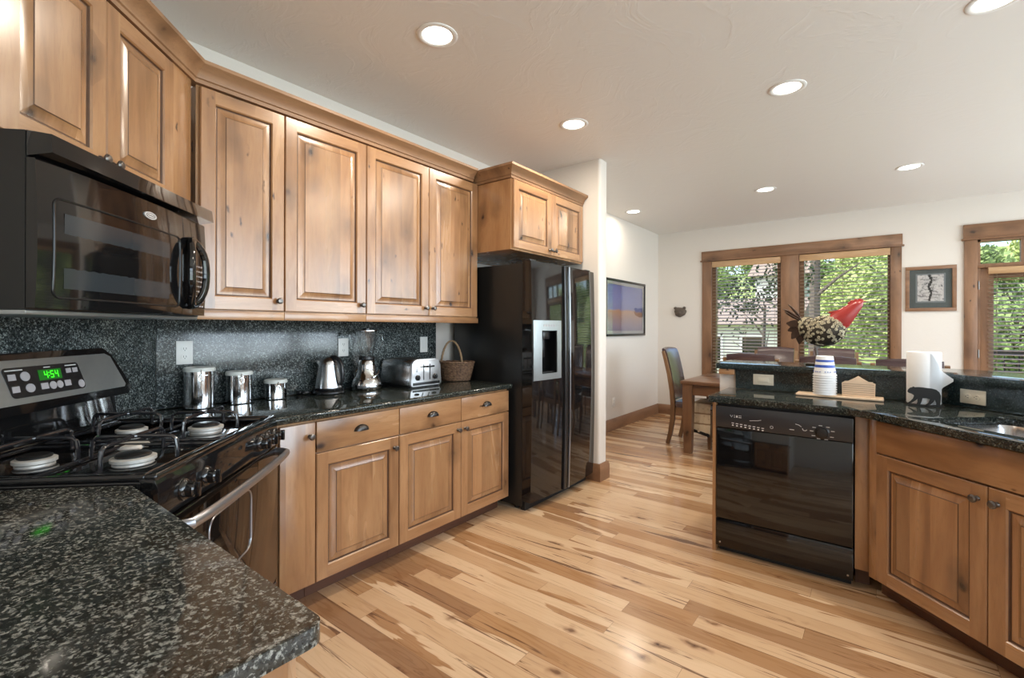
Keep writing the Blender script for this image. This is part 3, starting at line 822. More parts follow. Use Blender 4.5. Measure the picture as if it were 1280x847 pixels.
# ------------------------------------------------------------------ stone worktops
def round_poly(poly, radii, n=6):
    out = []; k = len(poly)
    for i, p in enumerate(poly):
        r = radii.get(i, 0)
        if not r: out.append(p); continue
        p = Vector(p); a = (Vector(poly[i - 1]) - p).normalized(); b = (Vector(poly[(i + 1) % k]) - p).normalized()
        half = a.angle(b) / 2; dist = r / math.tan(half)
        c = p + (a + b).normalized() * (r / math.sin(half))
        s0 = p + a * dist; s1 = p + b * dist
        a0 = math.atan2(s0.y - c.y, s0.x - c.x); a1 = math.atan2(s1.y - c.y, s1.x - c.x)
        da = (a1 - a0 + PI) % (2 * PI) - PI
        for q in range(n + 1):
            t = a0 + da * q / n; out.append((c.x + r * math.cos(t), c.y + r * math.sin(t)))
    return out
def slab(outer, z0, z1, holes=(), bev=0.012, seg=4):
    m = MB(); bm = m.bm; es = []
    for lp in (outer,) + tuple(holes):
        vs = [bm.verts.new((p[0], p[1], z1)) for p in lp]
        es += [bm.edges.new((vs[i], vs[(i + 1) % len(vs)])) for i in range(len(vs))]
    r = bmesh.ops.triangle_fill(bm, use_beauty=True, use_dissolve=False, edges=es)
    top = [f for f in r['geom'] if isinstance(f, bmesh.types.BMFace)]
    top = top or bm.faces[:]
    bmesh.ops.recalc_face_normals(bm, faces=top)
    if top[0].normal.z < 0: bmesh.ops.reverse_faces(bm, faces=top)
    ex = bmesh.ops.extrude_face_region(bm, geom=top, use_keep_orig=True)
    for v in [g_ for g_ in ex['geom'] if isinstance(g_, bmesh.types.BMVert)]: v.co.z = z0
    bmesh.ops.recalc_face_normals(bm, faces=bm.faces[:])
    if bev:
        bm.normal_update()
        ed = [e for e in bm.edges if len(e.link_faces) == 2 and e.calc_face_angle(0) > 1.0 and abs(e.verts[0].co.z - e.verts[1].co.z) < 1e-5]
        bmesh.ops.bevel(bm, geom=ed, offset=bev, offset_type='OFFSET', segments=seg, profile=0.5, affect='EDGES', clamp_overlap=True)
    return m
CB = CT - 0.035
cp = [(XW + 0.003, 2.700), (0.645, 2.700), (0.645, 0.985), (0.188, 0.528), (XW + 0.003, 0.7665)]
tag(slab(cp, CB, CT).build('worktop', granite_dark), 'speckled black stone worktop along the left wall, holding the canisters and toaster', 'worktop')
cp = [(2.142, 0.357), (1.245, 0.357), (0.799, -0.089), (0.9935, -0.284), (2.142, -0.284)]
cp = round_poly(cp, {0: 0.022}, 8)
tag(slab(cp, CT - 0.027, CT, bev=0.0130, seg=5).build('worktop', granite_top), 'speckled black stone worktop in front, ending in a rounded corner', 'worktop')
# backsplash
m = MB(); m.box(XW + 0.001, XW + 0.02, 0.7555, 2.585, CT + 0.001, 1.393, 0, .001); tag(m.build('backsplash', granite_splash), 'speckled dark stone backsplash behind the canisters and toaster', 'backsplash')
def dg(t, s): return ((s - t) / R2, (s + t) / R2)
s0 = 0.70 / R2
tag(MB().prism([dg(0.5655, s0 + .001), dg(-0.86, s0 + .001), dg(-0.86, s0 + .019), dg(0.5475, s0 + .019)], CT + 0.001, 1.40).build('backsplash', granite_splash), 'dark stone backsplash across the corner behind the range', 'backsplash')

# peninsula worktop with the sink cut-out
def pd(t, s):   # diagonal frame of the sink: t to the right along the front, s towards the back
    o = Vector((2.705, 2.937)) + Vector((-0.033, -0.033))
    q = o + Vector((1, -1)) / R2 * t + Vector((1, 1)) / R2 * s
    return (q.x, q.y)
cp = [(1.925, 2.952), (2.622, 2.952), (3.432, 2.142), (3.868, 2.582), (2.993, 3.459), (1.925, 3.459)]
cp = round_poly(cp, {0: 0.02, 1: 0.35}, 8)
hole = round_poly([pd(0.215, 0.10), pd(0.95, 0.10), pd(0.95, 0.52), pd(0.215, 0.52)], {0: 0.05, 1: 0.05, 2: 0.05, 3: 0.05}, 5)
tag(slab(cp, CB, CT, (hole,), 0.012, 4).build('worktop', granite_dark), 'speckled black stone worktop over the dishwasher and sink', 'worktop')
# undermount sink
m = MB(); rows = []
for ins, z in ((-0.012, CB - 0.001), (0.004, CB - 0.001), (0.010, CB - 0.02), (0.016, CB - 0.17), (0.05, CB - 0.19)):
    pts = round_poly([pd(0.215 + ins, 0.10 + ins), pd(0.95 - ins, 0.10 + ins), pd(0.95 - ins, 0.52 - ins), pd(0.215 + ins, 0.52 - ins)], {0: 0.05, 1: 0.05, 2: 0.05, 3: 0.05}, 5)
    rows.append([m.v((p[0], p[1], z)) for p in pts])
for a, b in zip(rows[:-1], rows[1:]):
    for q in range(len(a)): m.face([a[q], a[(q + 1) % len(a)], b[(q + 1) % len(b)], b[q]])
m.face(rows[-1])
sk = tag(m.build('sink', steel), 'stainless steel sink basin sunk in the peninsula worktop', 'sink')
c0 = pd(0.58, 0.31)
MB().lathe([(0, 0.006), (0.03, 0.006), (0.042, 0.002), (0.042, 0.0)], 20, c=(c0[0], c0[1], CB - 0.19)).build('drain', chrome, sk)

# pony wall, its stone face and the raised bar
struct('wall_peninsula', MB().prism([(1.860, 3.482), (3.002, 3.482), (3.885, 2.60), (3.96, 2.675), (3.052, 3.602), (1.860, 3.602)], 0, 1.044), wall_mat)
tag(MB().prism([(1.966, 3.4605), (2.9935, 3.4605), (3.868, 2.586), (3.881, 2.599), (3.0005, 3.4805), (1.966, 3.4805)], CT + 0.001, 1.044).build('bar_backsplash', granite_bar), 'green-black stone face between the lower worktop and raised bar', 'backsplash')
cp = [(1.842, 3.436), (2.983, 3.436), (3.850, 2.569), (4.15, 2.86), (3.16, 3.85), (1.842, 3.85)]
tag(slab(round_poly(cp, {0: .02, 5: .02}), 1.046, 1.083, bev=0.012).build('raised_counter', granite_bar), 'raised green-black stone bar top carrying the metal bird', 'counter')
tag(MB().box(1.862, 1.963, 3.440, 3.480, 1.008, 1.044, 0, .003).build('bar_bracket', alder_h), 'small wooden bracket under the left end of the bar top', 'bracket')

# ------------------------------------------------------------------ outlets and switches
def outlet(loc, rz, kind='duplex', wide=False, mat=None, label='', horizontal=False, group=None):
    mat = mat or white_plastic
    e = empty('wall_outlet' if kind != 'switch' else 'light_switch', loc, rz, label, 'outlet' if kind != 'switch' else 'switch', group)
    w, h = (0.120, 0.072) if horizontal else (0.074, 0.118)
    if wide: w, h = (0.120, 0.070)
    MB().box(-w / 2, w / 2, -0.006, 0.0, -h / 2, h / 2, 0, .0025).build('cover_plate', mat, e)
    if kind == 'duplex':
        for s in (-1, 1):
            cx, cz = (s * 0.020, 0.0) if horizontal else (0.0, s * 0.020)
            m = MB(); pts = [(cx + 0.0165 * math.cos(2 * PI * k / 20), cz + 0.0145 * math.sin(2 * PI * k / 20)) for k in range(20)]
            m.prism(pts, -0.0085, -0.006, 'y', 0)
            if horizontal:
                for dz in (-0.006, 0.006): m.box(cx - 0.004, cx + 0.005, -0.0088, -0.0083, cz + dz - 0.0012, cz + dz + 0.0012, 1)
                m.box(cx - 0.011, cx - 0.007, -0.0088, -0.0083, cz - 0.002, cz + 0.002, 1)
            else:
                for dx in (-0.006, 0.006): m.box(cx + dx - 0.0012, cx + dx + 0.0012, -0.0088, -0.0083, cz - 0.004, cz + 0.005, 1)
                m.box(cx - 0.002, cx + 0.002, -0.0088, -0.0083, cz - 0.011, cz - 0.007, 1)
            m.build('socket', [mat, slot_dark], e)
    else:
        MB().box(-0.017 if not wide else -0.032, 0.017 if not wide else 0.032, -0.0095, -0.006, -0.033 if not wide else -0.016, 0.033 if not wide else 0.016, 0, .002).build('rocker', mat, e)
    return e
XS = XW + 0.0205
outlet((XS, 0.872, 1.190), PI / 2, label='white double outlet on the dark backsplash above the tallest canister')
outlet((XS, 1.765, 1.190), PI / 2, label='white double outlet on the dark backsplash behind the blender')
outlet((XS, 2.455, 1.190), PI / 2, 'switch', label='white rocker switch on the dark backsplash above the toaster')
outlet((0.0005, 5.675, 0.36), PI / 2, label='white outlet low on the dining wall below the sunset picture')
outlet((2.135, 3.460, 0.985), 0, 'switch', True, almond_plastic, label='almond switch plate on the bar face left of the cups')
pm = Vector((3.113, 3.342)); outlet((pm.x - 0.0003, pm.y - 0.0003, 0.975), -PI / 4, 'duplex', mat=almond_plastic, horizontal=True, label='almond double outlet on the bar face right of the paper towel')
# ------------------------------------------------------------------ gas range (local x right, y into the wall, front at y=0)
RW = 0.838; RSF = 1.190
rg = empty('gas_range', diag(-0.614, RSF), 3 * PI / 4, 'black gas range with steel backguard and green clock, set across the corner', 'range')
m = MB(); m.box(0.0, RW, 0.035, 0.655, 0.04, 0.898); m.box(0.03, RW - 0.03, 0.06, 0.62, 0.0, 0.04); m.build('body', black_soft, rg)
MB().box(0.004, RW - 0.004, 0.0, 0.034, 0.06, 0.225, 0, .008).build('storage_drawer', black_gloss, rg)
od = MB().box(0.004, RW - 0.004, 0.0, 0.034, 0.235, 0.808, 0, .008).build('oven_door', oven_glass, rg)
pts = round_poly([(0.25, 0.50), (0.56, 0.50), (0.56, 0.72), (0.25, 0.72)], {0: .04, 1: .04, 2: .04, 3: .04}, 6)
MB().tube([(p[0], -0.0005, p[1]) for p in pts], 0.003, 6, closed=True).build('window_trim', steel_satin, od)
m = MB()
hp = [(0.030, 0.0, 0.790), (0.033, -0.028, 0.790), (0.052, -0.052, 0.790), (0.12, -0.060, 0.790)]
hp += [(x, -0.060 - 0.006 * math.sin(PI * (x - 0.12) / (RW - 0.24)), 0.790) for x in [0.12 + (RW - 0.24) * k / 10 for k in range(1, 10)]]
hp += [(RW - 0.12, -0.060, 0.790), (RW - 0.052, -0.052, 0.790), (RW - 0.033, -0.028, 0.790), (RW - 0.030, 0.0, 0.790)]
m.tube(hp, 0.016, 12, ry=0.012); m.build('door_handle', steel_satin, od)
# sloped control panel
cpn = MB(); cpn.prism([(0.004, 0.816), (0.050, 0.816), (0.050, 0.930), (0.014, 0.930), (0.004, 0.90)], 0.0, RW, 'x', 0, .004)
cp_ = cpn.build('control_panel', black_gloss, rg)
for kx in (0.118, 0.238, 0.650, 0.722, 0.796):
    m = MB(); m.lathe([(0, 0), (0.031, 0), (0.031, 0.004), (0.027, 0.010), (0.022, 0.013), (0.021, 0.030), (0.017, 0.034), (0, 0.034)], 24, c=(kx, 0.004, 0.862), axis='-y')
    m.box(kx - 0.006, kx + 0.006, -0.040, -0.026, 0.841, 0.883, 0, .003)
    k_ = m.build('knob', black_gloss, cp_)
# cooktop pan with raised rim
m = MB(); m.box(0.0, RW, 0.014, 0.655, 0.899, 0.922, 0, .004)
for a, b, c, e_ in ((0.0, RW, 0.008, 0.040), (0.0, RW, 0.610, 0.655)): m.box(a, b, c, e_, 0.920, 0.940, 0, .007, 3)
for a, b in ((0.0, 0.028), (RW - 0.028, RW)): m.box(a, b, 0.035, 0.62, 0.920, 0.940, 0, .007, 3)
m.build('cooktop', black_gloss, rg)
for bx, by, r in ((0.185, 0.175, 0.048), (0.195, 0.440, 0.042), (0.600, 0.435, 0.042), (0.615, 0.185, 0.050)):
    m = MB(); m.lathe([(0, 0.0), (r * 1.05, 0.0), (r * 1.02, 0.006), (r * 1.16, 0.010), (r * 1.16, 0.019), (r * 0.95, 0.022), (0, 0.022)], 28, c=(bx, by, 0.922))
    b_ = m.build('burner', burner_al, rg)
    MB().lathe([(0, 0.0225), (r * 0.9, 0.0225), (r * 0.92, 0.027), (r * 0.8, 0.031), (0, 0.033)], 28, c=(bx, by, 0.922)).build('burner_cap', black_soft, b_)
MB().lathe([(0, 0), (0.05, 0), (0.045, 0.008), (0, 0.010)], 24, c=(0.40, 0.31, 0.922)).build('burner', burner_al, rg)
# two continuous grates of bent rod
def grate(x0, x1):
    m = MB(); y0, y1, zt, r = 0.055, 0.595, 0.994, 0.0058
    lo = 0.929
    m.tube([(x0, y0, lo), (x1, y0, lo), (x1, y1, lo), (x0, y1, lo)], r, 8, closed=True)
    xm = 0.5 * (x0 + x1); ym = 0.5 * (y0 + y1)
    m.tube([(x0, ym, lo), (x1, ym, lo)], r, 8)
    def arch(p, q, d):      # rises from p, bends and runs level to q
        px, py = p; dx, dy = d
        m.tube([(px, py, lo), (px, py, lo + 0.030), (px + dx * 0.004, py + dy * 0.004, zt - 0.010), (px + dx * 0.014, py + dy * 0.014, zt - 0.002), (px + dx * 0.028, py + dy * 0.028, zt), (q[0], q[1], zt + 0.001)], r, 8)
    for cy, ya, yb in ((0.5 * (y0 + ym), y0, ym), (0.5 * (ym + y1), ym, y1)):
        arch((x0 + 0.03, cy), (xm - 0.010, cy), (1, 0)); arch((x1 - 0.03, cy), (xm + 0.010, cy), (-1, 0))
        arch((xm, ya + 0.018), (xm, cy - 0.010), (0, 1)); arch((xm, yb - 0.018), (xm, cy + 0.010), (0, -1))
        for sx in (-1, 1):
            m.tube([(xm + sx * (x1 - x0) * 0.5 - sx * 0.03, cy, lo), (xm + sx * (x1 - x0) * 0.5, cy, lo)], r, 8)
        m.tube([(xm, cy - 0.010, zt), (xm + 0.010, cy, zt), (xm, cy + 0.010, zt), (xm - 0.010, cy, zt)], r * 0.9, 8, closed=True)
    m.build('grate', grate_mat, rg)
grate(0.045, 0.385); grate(0.440, RW - 0.045)
# backguard: sloped black riser + steel console with rounded ends
m = MB(); m.prism([(0.615, 0.940), (0.655, 0.940), (0.655, 1.06), (0.628, 1.06)], 0.03, RW - 0.03, 'x', 0, .004); m.build('riser', black_gloss, rg)
m = MB()
shell = [(0.02, 1.045), (RW - 0.015, 1.045), (RW + 0.012, 1.07), (RW - 0.01, 1.12), (RW - 0.06, 1.205), (RW - 0.10, 1.235), (0.10, 1.235), (0.06, 1.205), (0.01, 1.12), (-0.012, 1.07)]
# console leans back: shear in y with height
def con(pts, y0, y1, mb, mi=0, lean=0.22):
    f_ = [mb.v((p[0], y0 + lean * (p[1] - 1.045), p[1])) for p in pts]; b_ = [mb.v((p[0], max(y1, y0 + lean * (p[1] - 1.045) + 0.01), p[1])) for p in pts]
    mb.face(f_, mi); mb.face(b_[::-1], mi)
    for i in range(len(pts)):
        j = (i + 1) % len(pts); mb.face([f_[j], f_[i], b_[i], b_[j]], mi)
con(round_poly(shell, {6: .03, 5: .03, 2: .012, 9: .012}, 5), 0.585, 0.655, m); bgd = m.build('backguard', black_gloss, rg)
face = [(0.035, 1.075), (RW - 0.030, 1.075), (RW - 0.020, 1.085), (RW - 0.072, 1.200), (RW - 0.10, 1.213), (0.10, 1.213), (0.072, 1.200), (0.020, 1.085)]
m = MB(); con(face, 0.5835, 0.60, m); m.build('steel_face', steel_dark, rg)
cxk = 0.480
m = MB(); con(round_poly([(cxk - 0.165, 1.095), (cxk + 0.130, 1.095), (cxk + 0.110, 1.190), (cxk - 0.185, 1.190)], {0: .015, 1: .015, 2: .012, 3: .012}, 4), 0.5815, 0.60, m)
kp = m.build('keypad', black_plastic, rg)
def on_con(x, z, d=0.0): return (x, 0.5812 + 0.22 * (z - 1.045) - d, z)
def con_box(mb, x0, x1, z0, z1, mi=0):
    a = [mb.v(on_con(x, z)) for x, z in ((x0, z0), (x1, z0), (x1, z1), (x0, z1))]
    b = [mb.v(on_con(x, z, 0.0012)) for x, z in ((x0, z0), (x1, z0), (x1, z1), (x0, z1))]
    mb.face(a[::-1], mi); mb.face(b, mi)
    for q in range(4): mb.face([a[q], a[(q + 1) % 4], b[(q + 1) % 4], b[q]], mi)
def con_disc(mb, x, z, rx, rz):
    b = [mb.v(on_con(x + rx * math.cos(2 * PI * q / 16), z + rz * math.sin(2 * PI * q / 16), 0.0014)) for q in range(16)]
    a = [mb.v(on_con(x + rx * math.cos(2 * PI * q / 16), z + rz * math.sin(2 * PI * q / 16), 0.0)) for q in range(16)]
    mb.face(b)
    for q in range(16): mb.face([a[q], a[(q + 1) % 16], b[(q + 1) % 16], b[q]])
def key(kind, *a):
    m = MB(); (con_disc if kind else con_box)(m, *a); m.build('button', grey_button, kp)
for x, z in ((-0.155, 1.160), (-0.150, 1.122)): key(0, cxk + x - 0.014, cxk + x + 0.012, z - 0.009, z + 0.010)
key(1, cxk - 0.110, 1.160, 0.017, 0.015); key(1, cxk - 0.100, 1.122, 0.017, 0.014)
key(0, cxk - 0.060, cxk - 0.032, 1.112, 1.132); key(1, cxk - 0.013, 1.121, 0.014, 0.013); key(1, cxk + 0.015, 1.121, 0.013, 0.013)
key(0, cxk + 0.036, cxk + 0.062, 1.112, 1.132)
key(0, cxk + 0.052, cxk + 0.074, 1.156, 1.172); key(0, cxk + 0.081, cxk + 0.103, 1.156, 1.172); key(1, cxk + 0.108, 1.113, 0.014, 0.014)
m = MB(); con_box(m, cxk - 0.175, cxk - 0.115, 1.180, 1.1835); con_box(m, cxk + 0.052, cxk + 0.100, 1.180, 1.1835); con_box(m, cxk - 0.035, cxk - 0.010, 1.181, 1.184); m.build('print_line', white_print, kp)
m = MB(); con_box(m, cxk - 0.060, cxk + 0.030, 1.141, 1.175); m.build('display_window', led_bg, kp)
SEG = {'4': 'bcfg', '5': 'acdfg'}
m = MB()
def dig(ch, x, z, w_=0.013, h_=0.023, t_=0.0028):
    for sname in SEG[ch]:
        if sname in 'agd':
            zz = z + {'a': h_ - t_, 'g': h_ / 2 - t_ / 2, 'd': 0}[sname]; r_ = (x, x + w_, zz, zz + t_)
        else:
            xx = x if sname in 'ef' else x + w_ - t_; z0 = z if sname in 'ce' else z + h_ / 2; r_ = (xx, xx + t_, z0, z0 + h_ / 2)
        a = [m.v(on_con(px, pz, 0.0022)) for px, pz in ((r_[0], r_[2]), (r_[1], r_[2]), (r_[1], r_[3]), (r_[0], r_[3]))]; m.face(a)
dig('4', cxk - 0.040, 1.147); dig('5', cxk - 0.016, 1.147); dig('4', cxk + 0.003, 1.147)
for z_ in (1.153, 1.163):
    a = [m.v(on_con(px, pz, 0.0022)) for px, pz in ((cxk - 0.023, z_), (cxk - 0.020, z_), (cxk - 0.020, z_ + 0.003), (cxk - 0.023, z_ + 0.003))]; m.face(a)
m.build('clock_digits', led_green, kp)

# ------------------------------------------------------------------ over-the-range microwave
MW = 0.815; MSF = 0.905
mw = empty('microwave', diag(-0.612, MSF), 3 * PI / 4, 'black over-the-range microwave with oval handle below the corner cabinet', 'microwave')
MB().box(0.0, MW, 0.028, MSF - s0 - 0.022, 1.362, 1.812, 0, .003).build('body', black_soft, mw)
MB().box(0.004, MW - 0.004, 0.03, MSF - s0 - 0.03, 1.350, 1.3615, 0, .002).build('underside_panel', steel_dark, mw)
m = MB(); m.prism([(-0.034, 1.756), (0.027, 1.746), (0.027, 1.812), (-0.028, 1.804)], 0.0, MW - 0.004, 'x', 0, .004); m.build('vent_hood', black_gloss, mw)
def mw_front(x0, x1, z0, z1, mb, off=0.0, nx=16, nz=6):
    """gently bowed front patch"""
    rows = []
    def yy(x, z): return -0.018 * (1 - ((x - MW / 2) / (MW / 2)) ** 2) + 0.006 * ((z - 1.55) / 0.19) ** 2 - off
    for i in range(nz + 1):
        z = z0 + (z1 - z0) * i / nz
        rows.append([mb.v((x0 + (x1 - x0) * q / nx, yy(x0 + (x1 - x0) * q / nx, z), z)) for q in range(nx + 1)])
    for a, b in zip(rows[:-1], rows[1:]):
        for q in range(nx): mb.face([a[q], a[q + 1], b[q + 1], b[q]])
    bk = [[mb.v((v_.co.x, 0.026, v_.co.z)) for v_ in ring] for ring in (rows[0], rows[-1])]
    for a, b in ((rows[0], bk[0]), (rows[-1], bk[1])):
        for q in range(nx): mb.face([a[q], a[q + 1], b[q + 1], b[q]])
    for q in (0, nx):
        col = [r[q] for r in rows]; mb.face([bk[0][q]] + col + [bk[1][q]])
    return mb
dr = mw_front(0.0, 0.625, 1.366, 1.742, MB()).build('door', black_gloss, mw, angle=30)
cpm = mw_front(0.628, MW, 1.366, 1.742, MB(), nx=6).build('control_panel', black_gloss, mw, angle=30)
def mwy(x, z): return -0.018 * (1 - ((x - MW / 2) / (MW / 2)) ** 2) + 0.006 * ((z - 1.55) / 0.19) ** 2
m = MB(); pts = round_poly([(0.045, 1.395), (0.600, 1.395), (0.600, 1.655), (0.045, 1.655)], {0: .02, 1: .02, 2: .02, 3: .02}, 4)
dens = []
for i, p in enumerate(pts):
    q = pts[(i + 1) % len(pts)]; nseg = max(1, int((Vector(q) - Vector(p)).length / 0.03))
    dens += [(p[0] + (q[0] - p[0]) * k / nseg, p[1] + (q[1] - p[1]) * k / nseg) for k in range(nseg)]
m.tube([(p[0], mwy(*p) - 0.0005, p[1]) for p in dens], 0.0032, 6, closed=True); m.build('window_rim', black_plastic, dr)
m = MB(); nx = 14
ra = [m.v((0.075 + (0.53 - 0.075) * q / nx, mwy(0.075 + (0.53 - 0.075) * q / nx, 1.42) - 0.0012, 1.42)) for q in range(nx + 1)]
rb = [m.v((0.075 + (0.53 - 0.075) * q / nx, mwy(0.075 + (0.53 - 0.075) * q / nx, 1.62) - 0.0012, 1.62)) for q in range(nx + 1)]
for q in range(nx): m.face([ra[q], ra[q + 1], rb[q + 1], rb[q]])
m.build('window_glass', micro_glass, dr)
# oval loop handle
hx, hz = 0.672, 1.530; ring = []
for k in range(28):
    a = 2 * PI * k / 28; s_ = math.sin(a)
    ring.append((hx + 0.052 * math.cos(a), mwy(hx, hz) - 0.012 - 0.024 * (1 - abs(s_) ** 3), hz + 0.125 * s_))
m = MB(); m.tube(ring, 0.017, 10, closed=True, ry=0.013)
for s_ in (-1, 1): m.tube([(hx, mwy(hx, hz) + 0.006, hz + s_ * 0.125), (hx, mwy(hx, hz) - 0.014, hz + s_ * 0.125)], 0.016, 10)
m.build('door_handle', black_gloss, mw)
bx, bz = 0.418, 1.695
m = MB(); m.prism([(bx + 0.032 * math.cos(2 * PI * q / 24), bz + 0.012 * math.sin(2 * PI * q / 24)) for q in range(24)], mwy(bx, bz) - 0.0035, mwy(bx, bz) + 0.004, 'y')
b_ = m.build('badge', badge_mat, mw)
m = MB(); m.tube([(bx + 0.023 * math.cos(2 * PI * q / 24), mwy(bx, bz) - 0.0036, bz + 0.0075 * math.sin(2 * PI * q / 24)) for q in range(24)], 0.0009, 5, closed=True)
m.tube([(bx - 0.018 + 0.006 * q, mwy(bx, bz) - 0.0037, bz - 0.002 + 0.004 * (q % 2)) for q in range(7)], 0.0009, 5); m.build('badge_mark', black_plastic, b_)
m = MB()
for i in range(4):
    for j in range(9):
        x = 0.722 + 0.020 * i; z = 1.40 + 0.020 * j
        m.box(x, x + 0.011, mwy(x, z) - 0.0012, mwy(x, z) + 0.004, z, z + 0.006)
m.build('panel_buttons', grey_button, cpm)  # raised keypad buttons, all in one mesh
m = MB(); m.box(0.722, 0.797, mwy(0.76, 1.63) - 0.0012, mwy(0.76, 1.63) + 0.004, 1.605, 1.640); m.build('display', oven_glass, cpm)

# ------------------------------------------------------------------ side-by-side refrigerator
FRX = 0.775; FW = 0.932; FH = 1.800
fr = empty('refrigerator', (FRX, 2.742, 0), PI / 2, 'glossy black side-by-side refrigerator with grey water dispenser', 'refrigerator')
m = MB(); m.box(0.0, FW, 0.075, 0.76, 0.03, FH - 0.012, 0, .004); m.build('case', black_soft, fr)
m = MB(); m.box(0.02, FW - 0.02, 0.06, 0.10, 0.0, 0.065); m.build('kick_grille', black_matte, fr)
def fy(x, z, x0, x1): return 0.0 - 0.026 * (1 - ((x - 0.5 * FW) / (0.5 * FW)) ** 2) - 0.014 * (1 - ((z - 0.93) / 0.90) ** 2)
def fdoor(x0, x1, hole=None):
    m = MB(); z0, z1 = 0.072, FH
    xs = [x0 + (x1 - x0) * q / 14 for q in range(15)]; zs = [z0 + (z1 - z0) * q / 18 for q in range(19)]
    if hole: xs = sorted(set([round(x, 4) for x in xs] + [hole[0], hole[1]])); zs = sorted(set([round(z, 4) for z in zs] + [hole[2], hole[3]]))
    G = {}
    def V(i, j):
        if (i, j) not in G: G[(i, j)] = m.v((xs[i], fy(xs[i], zs[j], x0, x1), zs[j]))
        return G[(i, j)]
    for i in range(len(xs) - 1):
        for j in range(len(zs) - 1):
            if hole and hole[0] - 1e-5 <= xs[i] and xs[i + 1] <= hole[1] + 1e-5 and hole[2] - 1e-5 <= zs[j] and zs[j + 1] <= hole[3] + 1e-5: continue
            m.face([V(i, j), V(i + 1, j), V(i + 1, j + 1), V(i, j + 1)])
    B = {}
    def K(i, j):
        if (i, j) not in B: B[(i, j)] = m.v((xs[i], 0.072, zs[j]))
        return B[(i, j)]
    I, J = len(xs) - 1, len(zs) - 1
    for i in range(I):
        for j in (0, J): m.face([V(i, j), V(i + 1, j), K(i + 1, j), K(i, j)])
    for j in range(J):
        for i in (0, I): m.face([V(i, j), V(i, j + 1), K(i, j + 1), K(i, j)])
    m.face([K(0, 0), K(I, 0), K(I, J), K(0, J)])
    return m
HO = (0.105, 0.290, 0.985, 1.300)
fl = fdoor(0.0, 0.440, HO).build('freezer_door', black_gloss, fr, angle=40)
frd = fdoor(0.462, FW).build('fridge_door', black_gloss, fr, angle=40)
m = MB(); m.box(0.400, 0.4615, 0.03, 0.074, 0.072, FH); m.build('handle_recess', black_matte, fr)
def vstrip(x0, x1, off, z0, z1, depth=0.02):
    m = MB(); n = 18; A = []
    for k in range(n + 1):
        z = z0 + (z1 - z0) * k / n; y = fy(0.5 * (x0 + x1), z, 0, 0) - off
        A.append([m.v((x0, y + depth, z)), m.v((x0, y + 0.002, z)), m.v((x0 + 0.003, y, z)), m.v((x1 - 0.003, y, z)), m.v((x1, y + 0.002, z)), m.v((x1, y + depth, z))])
    for a, b in zip(A[:-1], A[1:]):
        for q in range(6): m.face([a[q], a[(q + 1) % 6], b[(q + 1) % 6], b[q]])
    m.face(A[0]); m.face(A[-1]); return m
vstrip(0.388, 0.436, 0.014, 0.075, FH - 0.004).build('handle', black_plastic, fl)
vstrip(0.437, 0.445, 0.016, 0.075, FH - 0.004).build('handle_trim', black_gloss, fl)
vstrip(0.458, 0.470, 0.016, 0.075, FH - 0.004).build('handle', steel_satin, frd)
# dispenser
m = MB()
def fpatch(x0, x1, z0, z1, off):
    n = 8; A = [[m.v((x0 + (x1 - x0) * i / n, fy(x0 + (x1 - x0) * i / n, z, 0, 0) - off, z)) for i in range(n + 1)] for z in (z0, 0.5 * (z0 + z1), z1)]
    Bk = [[m.v((v_.co.x, v_.co.y + off + 0.003, v_.co.z)) for v_ in r] for r in (A[0], A[-1])]
    for a, b in zip(A[:-1], A[1:]):
        for q in range(n): m.face([a[q], a[q + 1], b[q + 1], b[q]])
    for a, b in ((A[0], Bk[0]), (A[-1], Bk[1])):
        for q in range(n): m.face([a[q], a[q + 1], b[q + 1], b[q]])
    for q in (0, n): m.face([Bk[0][q], A[0][q], A[1][q], A[2][q], Bk[1][q]])
fpatch(0.012, HO[0], 0.940, 1.375, 0.005); fpatch(HO[1], 0.345, 0.940, 1.375, 0.005)
fpatch(HO[0], HO[1], 0.940, HO[2], 0.005); fpatch(HO[0], HO[1], HO[3], 1.375, 0.005)
dp = m.build('dispenser', steel_dark, fl)
m = MB()
for q in ([(HO[0], HO[2]), (HO[1], HO[2])], [(HO[1], HO[2]), (HO[1], HO[3])], [(HO[1], HO[3]), (HO[0], HO[3])], [(HO[0], HO[3]), (HO[0], HO[2])]):
    (xa, za), (xb, zb) = q
    m.quad([(xa, fy(xa, za, 0, 0), za), (xb, fy(xb, zb, 0, 0), zb), (xb, 0.065, zb), (xa, 0.065, za)])
m.quad([(HO[0], 0.065, HO[2]), (HO[1], 0.065, HO[2]), (HO[1], 0.065, HO[3]), (HO[0], 0.065, HO[3])])
m.build('recess', black_gloss, dp)
m = MB(); m.box(0.150, 0.245, -0.005, 0.060, 1.235, 1.298, 0, .006); m.box(0.18, 0.215, 0.02, 0.03, 1.10, 1.235, 0, .003); m.box(HO[0] + .004, HO[1] - .004, -0.02, 0.06, HO[2] + .002, HO[2] + 0.012, 0, .002); m.build('paddle', black_plastic, dp)
m = MB()
for k in range(5): m.box(0.125 + 0.030 * k, 0.143 + 0.030 * k, fy(0.13 + .03 * k, 1.34, 0, 0) - 0.0065, fy(0.13 + .03 * k, 1.34, 0, 0) - 0.004, 1.330, 1.345, 0)
m.build('buttons', grey_button, dp)
m = MB(); m.box(0.02, 0.10, 0.02, 0.10, FH + .001, FH + 0.018, 0, .006); m.box(FW - 0.10, FW - 0.02, 0.02, 0.10, FH + .001, FH + 0.018, 0, .006); m.build('hinge_cover', black_plastic, fr)
m = MB()
for x_ in (0.05, FW - 0.05): m.lathe([(0, 0), (0.022, 0), (0.022, 0.028), (0, 0.0295)], 14, c=(x_, 0.15, 0))
m.build('foot', black_matte, fr)

